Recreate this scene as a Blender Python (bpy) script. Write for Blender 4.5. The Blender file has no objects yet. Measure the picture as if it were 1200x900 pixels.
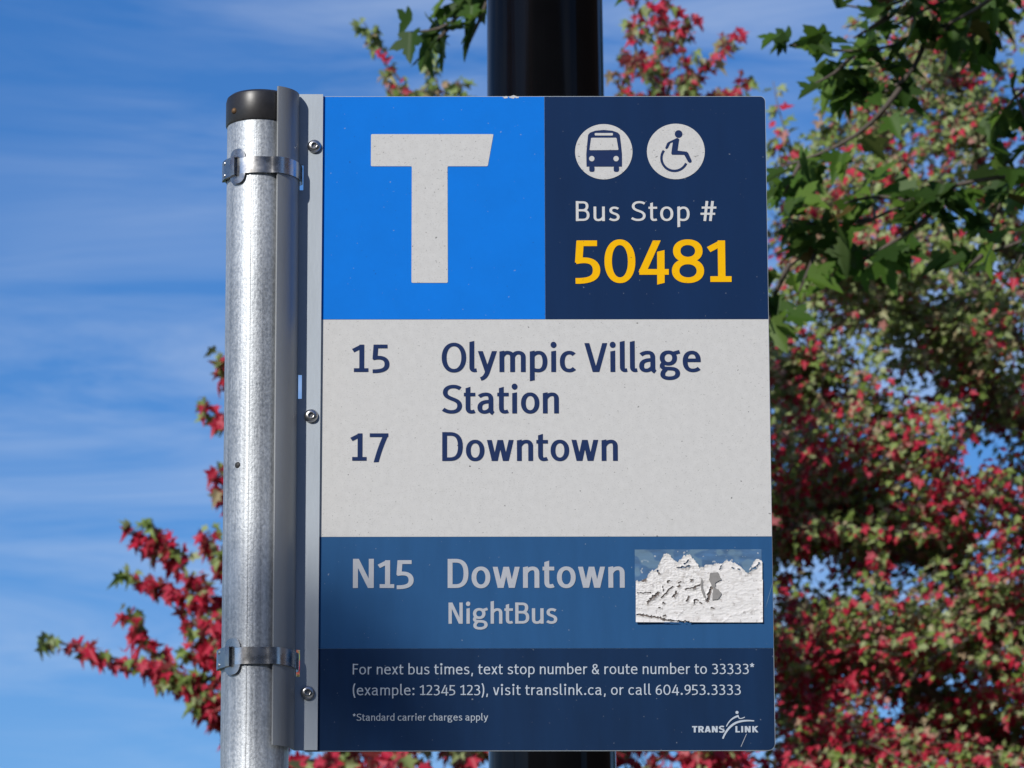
import bpy, bmesh, math, random
import numpy as np
from mathutils import Vector, Matrix, noise as mnoise

SC = bpy.context.scene
COL = SC.collection
random.seed(7)
RNG = np.random.default_rng(7)
R = math.radians

# ------------------------------------------------------------------ camera
CX, CD, CZ = 0.13705, 4.32329, 1.61607
FPX = 5675.96                      # focal length in pixels of a 1200 px wide frame
PITCH, YAW, ROLL = 0.232515, 0.0086551, -0.0028865
cp, sp, cw, sw = math.cos(PITCH), math.sin(PITCH), math.cos(YAW), math.sin(YAW)
F = Vector((sw*cp, cw*cp, sp)); R0 = Vector((cw, -sw, 0)); U0 = R0.cross(F)
RT = R0*math.cos(ROLL) + U0*math.sin(ROLL); UP = U0*math.cos(ROLL) - R0*math.sin(ROLL)
CAM = Vector((CX, -CD, CZ))
cd = bpy.data.cameras.new('camera'); cam = bpy.data.objects.new('camera', cd); COL.objects.link(cam)
cam.matrix_world = Matrix(((RT.x, UP.x, -F.x, CAM.x), (RT.y, UP.y, -F.y, CAM.y), (RT.z, UP.z, -F.z, CAM.z), (0, 0, 0, 1)))
cd.sensor_width = 36; cd.lens = 36*FPX/1200; cd.clip_start = 0.1; cd.clip_end = 3000
cd.dof.use_dof = True; cd.dof.focus_distance = 4.42; cd.dof.aperture_fstop = 36
SC.camera = cam

def at(px, py, Y):
    """world point seen at photograph pixel (1200x900) at depth plane Y"""
    d = F + RT*((px-600)/FPX) - UP*((py-450)/FPX)
    return CAM + d*((Y-CAM.y)/d.y)

# ------------------------------------------------------------------ light
SUN_AZ, SUN_EL = R(35), R(30)      # azimuth left of the viewing axis, behind the camera
TOSUN = Vector((-math.sin(SUN_AZ)*math.cos(SUN_EL), -math.cos(SUN_AZ)*math.cos(SUN_EL), math.sin(SUN_EL)))
sl = bpy.data.lights.new('sun', 'SUN'); sl.energy = 3.9; sl.angle = R(0.53); sl.color = (1.0, 0.965, 0.905)
so = bpy.data.objects.new('sun', sl); COL.objects.link(so); so.location = (-6, -9, 12)
so.rotation_euler = (-TOSUN).to_track_quat('-Z', 'Y').to_euler()

W = bpy.data.worlds.new('World'); SC.world = W; W.use_nodes = True
nt = W.node_tree; nt.nodes.clear()
def N(nt, t, **kw):
    n = nt.nodes.new(t)
    for k, v in kw.items():
        if k.startswith('_'): setattr(n, k[1:], v)
        else: n.inputs[k.replace('~', ' ')].default_value = v
    return n
def L(nt, a, ao, b, bi): nt.links.new(a.outputs[ao], b.inputs[bi])
sky = N(nt, 'ShaderNodeTexSky', _sky_type='NISHITA', _sun_disc=False)
sky.sun_elevation = SUN_EL
sky.sun_rotation = math.atan2(TOSUN.x, TOSUN.y)
sky.air_density = 1.0; sky.dust_density = 0.25; sky.ozone_density = 4.0; sky.altitude = 300
tc = N(nt, 'ShaderNodeTexCoord')
mp = N(nt, 'ShaderNodeMapping'); mp.inputs['Scale'].default_value = (7, 3, 46); mp.inputs['Rotation'].default_value = (0, R(-8), 0)
n1 = N(nt, 'ShaderNodeTexNoise', Scale=1.0, Detail=6.0, Roughness=0.6, Distortion=0.7)
mp2 = N(nt, 'ShaderNodeMapping'); mp2.inputs['Scale'].default_value = (4, 2, 11); mp2.inputs['Location'].default_value = (3.2, 1.1, 0.35)
n2 = N(nt, 'ShaderNodeTexNoise', Scale=1.0, Detail=3.0, Roughness=0.5)
cr1 = N(nt, 'ShaderNodeMapRange'); cr1.inputs[1].default_value = 0.40; cr1.inputs[2].default_value = 0.72
cr2 = N(nt, 'ShaderNodeMapRange'); cr2.inputs[1].default_value = 0.32; cr2.inputs[2].default_value = 0.64
mul = N(nt, 'ShaderNodeMath', _operation='MULTIPLY')
mul2 = N(nt, 'ShaderNodeMath', _operation='MULTIPLY'); mul2.inputs[1].default_value = 0.68
hsv = N(nt, 'ShaderNodeHueSaturation', Saturation=1.30, Value=1.0, Hue=0.512)
mix = N(nt, 'ShaderNodeMix', _data_type='RGBA')
mix.inputs[7].default_value = (6.2, 7.0, 8.2, 1)
bg = N(nt, 'ShaderNodeBackground', Strength=0.112); out = N(nt, 'ShaderNodeOutputWorld')
L(nt, tc, 'Generated', mp, 'Vector'); L(nt, mp, 0, n1, 'Vector'); L(nt, tc, 'Generated', mp2, 'Vector'); L(nt, mp2, 0, n2, 'Vector')
L(nt, n1, 0, cr1, 0); L(nt, n2, 0, cr2, 0); L(nt, cr1, 0, mul, 0); L(nt, cr2, 0, mul, 1); L(nt, mul, 0, mul2, 0)
L(nt, sky, 0, hsv, 'Color'); L(nt, hsv, 0, mix, 6); L(nt, mul2, 0, mix, 0); L(nt, mix, 2, bg, 'Color'); L(nt, bg, 0, out, 0)

SC.view_settings.view_transform = 'Standard'; SC.view_settings.look = 'None'
SC.view_settings.exposure = 0.0; SC.view_settings.gamma = 1.0
try: SC.view_settings.use_curve_mapping = False
except Exception: pass

# ------------------------------------------------------------------ materials
def mat(name, base, rough=0.5, metal=0.0, spec=0.5, var=0.0, vscale=20.0, stretch=(1, 1, 1), speck=None, bump=0.0, bscale=60.0, coat=0.0, rvar=0.0):
    m = bpy.data.materials.new(name); m.use_nodes = True
    nt = m.node_tree; b = nt.nodes['Principled BSDF']
    b.inputs['Roughness'].default_value = rough; b.inputs['Metallic'].default_value = metal
    b.inputs['Specular IOR Level'].default_value = spec; b.inputs['Coat Weight'].default_value = coat
    tc = N(nt, 'ShaderNodeTexCoord'); mp = N(nt, 'ShaderNodeMapping'); mp.inputs['Scale'].default_value = stretch
    L(nt, tc, 'Object', mp, 'Vector')
    n = N(nt, 'ShaderNodeTexNoise', Scale=vscale, Detail=5.0, Roughness=0.6); L(nt, mp, 0, n, 'Vector')
    mx = N(nt, 'ShaderNodeMix', _data_type='RGBA')
    lo = [c*(1-var) for c in base]; hi = [min(1, c*(1+var)) for c in base]
    mr = N(nt, 'ShaderNodeMapRange'); mr.inputs[1].default_value = 0.3; mr.inputs[2].default_value = 0.7
    L(nt, n, 0, mr, 0); L(nt, mr, 0, mx, 0)
    mx.inputs[6].default_value = (*lo, 1); mx.inputs[7].default_value = (*hi, 1)
    last, lo_ = mx, 2
    for sk in (speck or []):
        col, sc, thr, amt = sk
        n2 = N(nt, 'ShaderNodeTexNoise', Scale=sc, Detail=1.0); L(nt, tc, 'Object', n2, 'Vector')
        r2 = N(nt, 'ShaderNodeMapRange'); r2.inputs[1].default_value = thr; r2.inputs[2].default_value = thr+0.05; r2.inputs[4].default_value = amt
        L(nt, n2, 0, r2, 0)
        m2 = N(nt, 'ShaderNodeMix', _data_type='RGBA'); m2.inputs[7].default_value = (*col, 1)
        L(nt, r2, 0, m2, 0); L(nt, last, lo_, m2, 6); last, lo_ = m2, 2
    L(nt, last, lo_, b, 'Base Color')
    if rvar:
        r3 = N(nt, 'ShaderNodeMapRange'); r3.inputs[1].default_value = 0.3; r3.inputs[2].default_value = 0.7
        r3.inputs[3].default_value = max(0.02, rough-rvar); r3.inputs[4].default_value = rough+rvar
        L(nt, n, 0, r3, 0); L(nt, r3, 0, b, 'Roughness')
    if bump:
        n3 = N(nt, 'ShaderNodeTexNoise', Scale=bscale, Detail=4.0); L(nt, mp, 0, n3, 'Vector')
        bp = N(nt, 'ShaderNodeBump', Strength=bump, Distance=0.001); L(nt, n3, 0, bp, 'Height'); L(nt, bp, 0, b, 'Normal')
    return m

DARK = ((0.03, 0.03, 0.03), 260.0, 0.735, 0.75); DUST = ((0.40, 0.42, 0.45), 330.0, 0.75, 0.45); FINE = ((0.38, 0.37, 0.35), 900.0, 0.62, 0.35)
GRIT = ((0.10, 0.09, 0.08), 520.0, 0.72, 0.55)
M = {}
M['alu'] = mat('aluminium_sheet', (0.41, 0.455, 0.50), 0.55, 0.45, var=0.06, vscale=30, stretch=(1, 1, .2), rvar=.06, bump=.06, bscale=400)
M['white'] = mat('sheeting_white', (0.575, 0.57, 0.555), 0.55, var=0.045, vscale=140, speck=[FINE, GRIT, DARK], bump=.03, bscale=900)
M['bright'] = mat('sheeting_bright_blue', (0.0, 0.175, 0.68), 0.55, var=0.04, vscale=25, speck=[((.01, .08, .3), 260., .735, .6), DUST], spec=.12)
M['navy'] = mat('sheeting_navy', (0.003, 0.023, 0.082), 0.6, var=0.10, vscale=25, speck=[DUST], stretch=(1, 1, .18), spec=.12)
M['night'] = mat('sheeting_mid_blue', (0.020, 0.087, 0.218), 0.55, var=0.07, vscale=60, speck=[DUST], stretch=(1, 1, .18), spec=.12)
M['foot'] = mat('sheeting_footer_navy', (0.005, 0.025, 0.075), 0.55, var=0.14, vscale=35, speck=[DUST], stretch=(1, 1, .18), spec=.12)
M['yellow'] = mat('lettering_yellow', (0.88, 0.47, 0.0), 0.6, spec=.1, var=0.03, vscale=60, speck=[DARK])
M['ink'] = mat('lettering_navy', (0.013, 0.030, 0.100), 0.6, var=0.06, vscale=60, spec=.1)
M['ltext'] = mat('lettering_white', (0.60, 0.60, 0.59), 0.5, var=0.04, vscale=120)
M['ntext'] = mat('lettering_night', (0.40, 0.42, 0.46), 0.5, var=0.05, vscale=120)
M['ftext'] = mat('lettering_footer', (0.47, 0.53, 0.60), 0.5, var=0.05, vscale=120)
M['steel'] = mat('stainless_steel', (0.62, 0.615, 0.61), 0.27, 1.0, var=.08, vscale=80, rvar=.08)
M['screw'] = mat('screw_steel', (0.50, 0.49, 0.48), 0.3, 1.0, var=.08, vscale=300)
M['buckle'] = mat('buckle_steel', (0.40, 0.395, 0.39), 0.3, 1.0, var=.12, vscale=120, rvar=.08)
M['saddle'] = mat('shaded_aluminium', (0.36, 0.37, 0.375), 0.5, 0.5, var=.12, vscale=30, stretch=(1, 1, .15), rvar=.06, bump=.06, bscale=400)  # same metal as the wing; shade of the turned-away face put into the colour
M['dark'] = mat('dark_recess', (0.03, 0.03, 0.03), 0.6)
M['cap'] = mat('cap_plastic', (0.022, 0.021, 0.022), 0.38, var=.25, vscale=90, bump=.05, bscale=200)
M['rust'] = mat('rusty_rivet', (0.16, 0.09, 0.04), 0.6, .4, var=.3, vscale=300)
M['paint'] = mat('black_gloss_paint', (0.003, 0.003, 0.0035), 0.08, spec=.18, var=.3, vscale=8, bump=.04, bscale=18)
M['bark'] = mat('bark_grey', (0.15, 0.125, 0.10), 0.85, var=.35, vscale=25, stretch=(1, 1, .3), bump=.6, bscale=60)
M['bark2'] = mat('bark_dark', (0.10, 0.08, 0.065), 0.85, var=.35, vscale=25, stretch=(1, 1, .3), bump=.6, bscale=60)
M['paper'] = mat('torn_paper', (0.75, 0.73, 0.71), 0.8, var=.09, vscale=220, stretch=(.5, 1, 1.6), spec=.2, bump=.5, bscale=420, speck=[((.36, .32, .30), 330., .64, .5), ((.5, .47, .44), 120., .6, .4)])
M['greyp'] = mat('torn_grey_layer', (0.27, 0.26, 0.25), 0.8, var=.12, vscale=200, spec=.2)
M['under'] = mat('paper_under_layer', (0.20, 0.17, 0.155), 0.85, var=.5, vscale=300, spec=.1)
M['grass'] = mat('grass', (0.055, 0.085, 0.025), 0.9, var=.4, vscale=2.0, bump=.5, bscale=20)
M['asphalt'] = mat('asphalt', (0.05, 0.05, 0.052), 0.85, var=.2, vscale=3, bump=.3, bscale=60)
M['concrete'] = mat('concrete', (0.36, 0.35, 0.33), 0.85, var=.12, vscale=3, bump=.3, bscale=60)
M['lamp'] = mat('lamp_glass', (0.75, 0.75, 0.72), 0.25, var=.03)
M['roadpaint'] = mat('road_paint', (0.75, 0.74, 0.70), 0.7, var=.1, vscale=10)

# galvanised steel: spangle cells, drawn streaks and a zinc bloom
g = bpy.data.materials.new('galvanised_steel'); g.use_nodes = True; nt = g.node_tree; b = nt.nodes['Principled BSDF']
b.inputs['Metallic'].default_value = 0.62
tc = N(nt, 'ShaderNodeTexCoord'); mp = N(nt, 'ShaderNodeMapping'); mp.inputs['Scale'].default_value = (1, 1, .8); L(nt, tc, 'Object', mp, 0)
vo = N(nt, 'ShaderNodeTexNoise', Scale=430.0, Detail=4.0, Roughness=.6); L(nt, mp, 0, vo, 'Vector')
mp3 = N(nt, 'ShaderNodeMapping'); mp3.inputs['Scale'].default_value = (1, 1, .012); L(nt, tc, 'Object', mp3, 0)
st = N(nt, 'ShaderNodeTexNoise', Scale=260.0, Detail=3.0); L(nt, mp3, 0, st, 'Vector')
bl = N(nt, 'ShaderNodeTexNoise', Scale=16.0, Detail=5.0, Roughness=.65); L(nt, mp, 0, bl, 'Vector')
a1 = N(nt, 'ShaderNodeMath', _operation='ADD'); L(nt, vo, 0, a1, 0); L(nt, st, 0, a1, 1)
a2 = N(nt, 'ShaderNodeMath', _operation='ADD'); L(nt, a1, 0, a2, 0); L(nt, bl, 0, a2, 1)
rp = N(nt, 'ShaderNodeValToRGB'); L(nt, a2, 0, rp, 0)
sc_ = N(nt, 'ShaderNodeMapRange'); sc_.inputs[1].default_value = 1.1; sc_.inputs[2].default_value = 1.9; L(nt, a2, 0, sc_, 0); L(nt, sc_, 0, rp, 0)
rp.color_ramp.elements[0].color = (.27, .29, .31, 1); rp.color_ramp.elements[1].color = (.66, .69, .715, 1)
mk = N(nt, 'ShaderNodeTexNoise', Scale=70.0, Detail=4.0, Roughness=.7); mp4 = N(nt, 'ShaderNodeMapping'); mp4.inputs['Scale'].default_value = (1, 1, .3); L(nt, tc, 'Object', mp4, 0); L(nt, mp4, 0, mk, 'Vector')
mkr = N(nt, 'ShaderNodeMapRange'); mkr.inputs[1].default_value = .64; mkr.inputs[2].default_value = .74; mkr.inputs[4].default_value = .5; L(nt, mk, 0, mkr, 0)
mkm = N(nt, 'ShaderNodeMix', _data_type='RGBA'); mkm.inputs[7].default_value = (.17, .165, .16, 1); L(nt, mkr, 0, mkm, 0); L(nt, rp, 0, mkm, 6); L(nt, mkm, 2, b, 'Base Color')
rr = N(nt, 'ShaderNodeMapRange'); rr.inputs[1].default_value = .3; rr.inputs[2].default_value = .7; rr.inputs[3].default_value = .38; rr.inputs[4].default_value = .56
L(nt, vo, 0, rr, 0); L(nt, rr, 0, b, 'Roughness')
bp = N(nt, 'ShaderNodeBump', Strength=.3, Distance=.0008); L(nt, a1, 0, bp, 'Height'); L(nt, bp, 0, b, 'Normal')
M['galv'] = g

# adhesive left on the blue where paper came away
g = mat('adhesive_residue', (0.05, 0.13, 0.26), 0.7, var=.35, vscale=90, stretch=(.4, 1, 1.6), speck=[((.45, .48, .5), 210., .66, .7), ((.16, .26, .33), 60., .5, .5)])
M['residue'] = g

def leafmat(name, stops, under, trans=0.35, rough=.5):
    """leaf colour by the leaf's own 'tint'; the underside is paler"""
    m = bpy.data.materials.new(name); m.use_nodes = True; nt = m.node_tree; nt.nodes.remove(nt.nodes['Principled BSDF'])
    out = nt.nodes['Material Output']
    a = N(nt, 'ShaderNodeAttribute', _attribute_name='tint'); rp = N(nt, 'ShaderNodeValToRGB'); L(nt, a, 'Fac', rp, 0)
    while len(rp.color_ramp.elements) < len(stops): rp.color_ramp.elements.new(.5)
    for e, (p, c) in zip(rp.color_ramp.elements, stops): e.position = p; e.color = (*c, 1)
    geo = N(nt, 'ShaderNodeNewGeometry'); uf = N(nt, 'ShaderNodeMath', _operation='MULTIPLY'); uf.inputs[1].default_value = under[1]
    L(nt, geo, 'Backfacing', uf, 0)
    mx = N(nt, 'ShaderNodeMix', _data_type='RGBA'); mx.inputs[7].default_value = (*under[0], 1); L(nt, uf, 0, mx, 0); L(nt, rp, 0, mx, 6)
    p = N(nt, 'ShaderNodeBsdfPrincipled', Roughness=rough); p.inputs['Specular IOR Level'].default_value = .35
    t = N(nt, 'ShaderNodeBsdfTranslucent'); ms = N(nt, 'ShaderNodeMixShader'); ms.inputs[0].default_value = trans
    L(nt, mx, 2, p, 'Base Color'); L(nt, mx, 2, t, 'Color'); L(nt, p, 0, ms, 1); L(nt, t, 0, ms, 2); L(nt, ms, 0, out, 0)
    return m
M['redleaf'] = leafmat('red_maple_leaf', [(0, (.13, .20, .036)), (.22, (.26, .36, .09)), (.38, (.38, .44, .21)), (.5, (.52, .21, .19)), (.62, (.56, .045, .085)), (.85, (.56, .020, .055)), (1, (.40, .014, .042))], ((.38, .37, .26), .3), .35)
M['greenleaf'] = leafmat('green_maple_leaf', [(0, (.032, .075, .013)), (.5, (.085, .18, .024)), (.85, (.19, .31, .042)), (.95, (.20, .14, .03)), (1, (.26, .10, .035))], ((.12, .17, .06), .4), .48)

# ------------------------------------------------------------------ helpers
class MB:
    def __init__(s): s.v = []; s.f = []; s.m = []
    def add(s, vs, fs, mi=0):
        o = len(s.v); s.v += [tuple(v) for v in vs]; s.f += [tuple(i+o for i in f) for f in fs]; s.m += [mi]*len(fs)
    def box(s, x0, x1, y0, y1, z0, z1):
        s.add([(x0, y0, z0), (x1, y0, z0), (x1, y1, z0), (x0, y1, z0), (x0, y0, z1), (x1, y0, z1), (x1, y1, z1), (x0, y1, z1)],
              [(0, 3, 2, 1), (4, 5, 6, 7), (0, 1, 5, 4), (1, 2, 6, 5), (2, 3, 7, 6), (3, 0, 4, 7)])
    def prism(s, pts, y0, y1):
        """polygon in the x-z plane (counter-clockwise seen from -Y) extruded from y0 (front) to y1"""
        n = len(pts)
        s.add([(x, y0, z) for x, z in pts] + [(x, y1, z) for x, z in pts],
              [tuple(range(n)), tuple(range(2*n-1, n-1, -1))] + [(i, i+n, (i+1) % n+n, (i+1) % n) for i in range(n)])
    def flat(s, pts, y): s.add([(x, y, z) for x, z in pts], [tuple(range(len(pts)))])
    def lathe(s, prof, seg=64, cx=0, cy=0, a0=0, a1=2*math.pi, cap=True):
        full = abs(a1-a0-2*math.pi) < 1e-6; k = seg if full else seg+1
        vs = []; fs = []
        for r, z in prof:
            for i in range(k):
                a = a0+(a1-a0)*i/seg; vs.append((cx+r*math.sin(a), cy-r*math.cos(a), z))
        for j in range(len(prof)-1):
            for i in range(seg):
                i2 = (i+1) % k; fs.append((j*k+i, j*k+i2, (j+1)*k+i2, (j+1)*k+i))
        if full and cap: fs.append(tuple(range(k-1, -1, -1))); fs.append(tuple((len(prof)-1)*k+i for i in range(k)))
        s.add(vs, fs)
    def tube(s, pts, rads, seg=7):
        pts = [Vector(p) for p in pts]; n = len(pts); vs = []; fs = []
        for i, p in enumerate(pts):
            t = (pts[min(i+1, n-1)]-pts[max(i-1, 0)]).normalized()
            a = t.cross(Vector((.13, 1, .21))).normalized(); bb = t.cross(a)
            for k in range(seg):
                an = 2*math.pi*k/seg; vs.append(p+(a*math.cos(an)+bb*math.sin(an))*rads[i])
        for i in range(n-1):
            for k in range(seg):
                fs.append((i*seg+k, i*seg+(k+1) % seg, (i+1)*seg+(k+1) % seg, (i+1)*seg+k))
        fs.append(tuple(range(seg-1, -1, -1))); fs.append(tuple((n-1)*seg+k for k in range(seg)))
        s.add(vs, fs)
    def build(s, name, mats, parent=None, smooth=False, loc=None):
        me = bpy.data.meshes.new(name)
        off = Vector(loc) if loc is not None else Vector((0, 0, 0))
        me.from_pydata([tuple(Vector(v)-off) for v in s.v], [], s.f)
        mats = mats if isinstance(mats, (list, tuple)) else [mats]
        for m in mats: me.materials.append(m)
        if len(mats) > 1: me.polygons.foreach_set('material_index', s.m)
        if smooth is True: me.polygons.foreach_set('use_smooth', [True]*len(me.polygons))
        me.update()
        if smooth == 'auto':
            me.polygons.foreach_set('use_smooth', [True]*len(me.polygons)); me.set_sharp_from_angle(angle=R(35))
        o = bpy.data.objects.new(name, me); COL.objects.link(o); o.location = off
        if parent is not None:
            o.parent = parent; o.location = off-root_loc(parent)
        return o
def root_loc(o):
    l = Vector((0, 0, 0))
    while o is not None: l = l+o.location; o = o.parent
    return l
def tag(o, label=None, cat=None, group=None, kind=None):
    for k, v in (('label', label), ('category', cat), ('group', group), ('kind', kind)):
        if v: o[k] = v
    return o
def empty(name, loc, label, cat, group=None):
    o = bpy.data.objects.new(name, None); COL.objects.link(o); o.location = loc; o.empty_display_size = .1
    return tag(o, label, cat, group)

# ------------------------------------------------------------------ ground (below the frame)
m = MB(); m.add([(-600, -600, 0), (600, -600, 0), (600, 900, 0), (-600, 900, 0)], [(0, 1, 2, 3)])
tag(m.build('ground', M['grass']), kind='structure')
m = MB(); m.box(-60, 14.7, -3.2, 2.6, -.1, .02); tag(m.build('pavement', M['concrete']), kind='structure')
m = MB(); m.add([(-60, -14, .004), (60, -14, .004), (60, -6.8, .004), (-60, -6.8, .004)], [(0, 1, 2, 3)])
tag(m.build('road', M['asphalt']), kind='structure')
m = MB(); m.box(-60, 60, -6.8, -6.6, -.1, .14); tag(m.build('kerb', M['concrete']), kind='structure')
GZ = 0.0

# ------------------------------------------------------------------ bus stop pole
ax = at(302.6, 450, .002); PX, PY, PR = ax.x, -.003, .0307
ZT = at(300, 112, -.025).z
m = MB(); m.lathe([(PR, GZ-.3), (PR, 1.0), (PR, 2.0), (PR, ZT-.004)], 72, PX, PY)
pole = m.build('bus_stop_pole', M['galv'], smooth='auto', loc=(PX, PY, 0))
tag(pole, 'round galvanised steel pole with black end cap carrying the bus stop sign', 'pole')
# weld seam along the pole
m = MB(); a = R(-14)
m.lathe([(PR+.00045, .02), (PR+.00045, ZT-.034)], 4, PX, PY, a-.035, a+.035)
m.build('weld_seam', M['galv'], pole, True)
zc = at(300, 140, -.03).z
cr_ = PR+.0014
m = MB(); m.lathe([(cr_-.0006, zc-.0005), (cr_, zc+.0008), (cr_, ZT-.002), (cr_-.001, ZT+.002), (cr_-.004, ZT+.0045), (cr_-.012, ZT+.006), (.004, ZT+.0065)], 72, PX, PY)
capo = m.build('end_cap', M['cap'], pole, 'auto')
p = at(274.5, 130, -.018); q = Vector((p.x-PX, p.y-PY, 0)).normalized()
def dome(m, c, n, r, h, seg=20, rings=5):
    """low dome of radius r and height h standing on point c along normal n"""
    n = Vector(n).normalized(); a = n.cross(Vector((0, 0, 1))); a = a.normalized() if a.length > .1 else Vector((1, 0, 0)); b_ = n.cross(a)
    vs = []; fs = []
    for j in range(rings):
        t = j/(rings-1)*math.pi/2*.97; rr_ = r*math.cos(t); hh = h*math.sin(t)
        for k in range(seg):
            an = 2*math.pi*k/seg; vs.append(Vector(c)+n*hh+(a*math.cos(an)+b_*math.sin(an))*rr_)
    for j in range(rings-1):
        for k in range(seg): fs.append((j*seg+k, (j+1)*seg+k, (j+1)*seg+(k+1) % seg, j*seg+(k+1) % seg))
    fs.append(tuple((rings-1)*seg+k for k in range(seg-1, -1, -1)))
    m.add(vs, fs)
def on_pole(px, py, extra=0):
    p = at(px, py, -.02)
    x = p.x-PX; y = -math.sqrt(max(1e-8, (PR+extra)**2-min(x*x, (PR+extra)**2*.97)))
    p = at(px, py, PY+y); return Vector((p.x, PY+y, p.z)), Vector((p.x-PX, y, 0)).normalized()
c, n_ = on_pole(274.8, 130, .0012); m = MB(); dome(m, c, n_, .0030, .0026); m.build('rivet', M['rust'], capo, True)
c, n_ = on_pole(278.5, 545); m = MB(); dome(m, c-n_*.0003, n_, .0033, .0016, 9, 4)
m.build('pole_rivet', M['dark'], pole, True)

# ------------------------------------------------------------------ bus stop sign
def S(px, py, Y=0.0):
    p = at(px, py, Y); return p.x, p.z
SXL = S(360, 500)[0]; SXR = (S(896.6, 112.7)[0]+S(909, 880)[0])/2
ZTOP = S(640, 112.8)[1]; ZBOT = S(640, 880)[1]
Z1 = S(640, 374.3)[1]; Z2 = S(640, 629)[1]; Z3 = S(640, 760)[1]; XB = S(638.5, 243)[0]
base = Vector((PX, 0, ZBOT))
sign = empty('bus_stop_sign', base, 'flat rectangular bus stop sign with blue T square, routes 15, 17 and N15', 'bus stop sign')
def arc(cx, cz, r, a0, a1, k=8): return [(cx+r*math.cos(R(a0+(a1-a0)*i/k)), cz+r*math.sin(R(a0+(a1-a0)*i/k))) for i in range(k+1)]
def rrect(x0, x1, z0, z1, bl=0, br=0, tr=0, tl=0):
    pts = []
    for (cx, cz, r, a) in ((x0+bl, z0+bl, bl, 180), (x1-br, z0+br, br, 270), (x1-tr, z1-tr, tr, 0), (x0+tl, z1-tl, tl, 90)):
        pts += arc(cx, cz, r, a, a+90) if r > 0 else [(cx, cz)]
    return pts
RC = .0052
m = MB(); m.prism(rrect(SXL, SXR, ZBOT, ZTOP, 0, RC*1.3, RC, 0), 0, .0032)
m.build('panel', M['alu'], sign)
E_ = .0005                                   # bare metal rim
def field(name, mt, x0, x1, z0, z1, **kw):
    m = MB(); m.flat(rrect(x0, x1, z0, z1, **kw), -.00025); return m.build(name, mt, sign)
G_ = .00012
field('bright_blue_square', M['bright'], SXL+.001, XB-G_, Z1+G_, ZTOP-E_)
field('navy_square', M['navy'], XB+G_, SXR-E_, Z1+G_, ZTOP-E_, tr=RC-.0006)
field('white_route_area', M['white'], SXL+.001, SXR-E_*.6, Z2+G_, Z1-G_)
field('night_route_band', M['night'], SXL+.001, SXR-E_*.6, Z3+G_, Z2-G_)
field('navy_footer_band', M['foot'], SXL+.001, SXR-E_, ZBOT+E_, Z3-G_, br=RC*1.3-.0006)

# ---- lettering: humanist sans drawn as pen strokes (cap height 100, x-height 72.5)
def bez(p0, p1, p2, p3, n=10):
    out_ = []
    for i in range(1, n+1):
        t = i/n; u = 1-t
        out_.append((u**3*p0[0]+3*u*u*t*p1[0]+3*u*t*t*p2[0]+t**3*p3[0], u**3*p0[1]+3*u*u*t*p1[1]+3*u*t*t*p2[1]+t**3*p3[1]))
    return out_
def parse(s):
    tk = s.replace(',', ' ').split(); i = 0; pts = []; cut = [None, None]
    while i < len(tk):
        c = tk[i]
        if c == 'M' or c == 'L': pts.append((float(tk[i+1]), float(tk[i+2]))); i += 3
        elif c == 'C':
            v = [float(x) for x in tk[i+1:i+7]]; pts += bez(pts[-1], v[0:2], v[2:4], v[4:6]); i += 7
        elif c == 'h0': cut[0] = 'h'; i += 1
        elif c == 'h1': cut[1] = 'h'; i += 1
        elif c == 'hh': cut = ['h', 'h']; i += 1
        elif c[0] == 'k': cut[int(c[1])] = float(tk[i+1]); i += 2
        else: raise ValueError(s)
    return pts, cut
ST = 'M 8.25 0 L 8.25 72.5 k1 .18'; AS = 'M 8.25 0 L 8.25 106 k1 .18'
BOWL = 'M 8.25 54 C 14 63 23 67 32 67 C 47 67 54.5 54 54.5 36 C 54.5 16 46 5 30 5 C 20 5 13 8 8.25 11'
def flip(s, w, h=None):
    pts, cut = parse(s); return ([(w-x, (h-y) if h is not None else y) for x, y in pts], [(-c if isinstance(c, float) else c) for c in cut])
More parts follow.
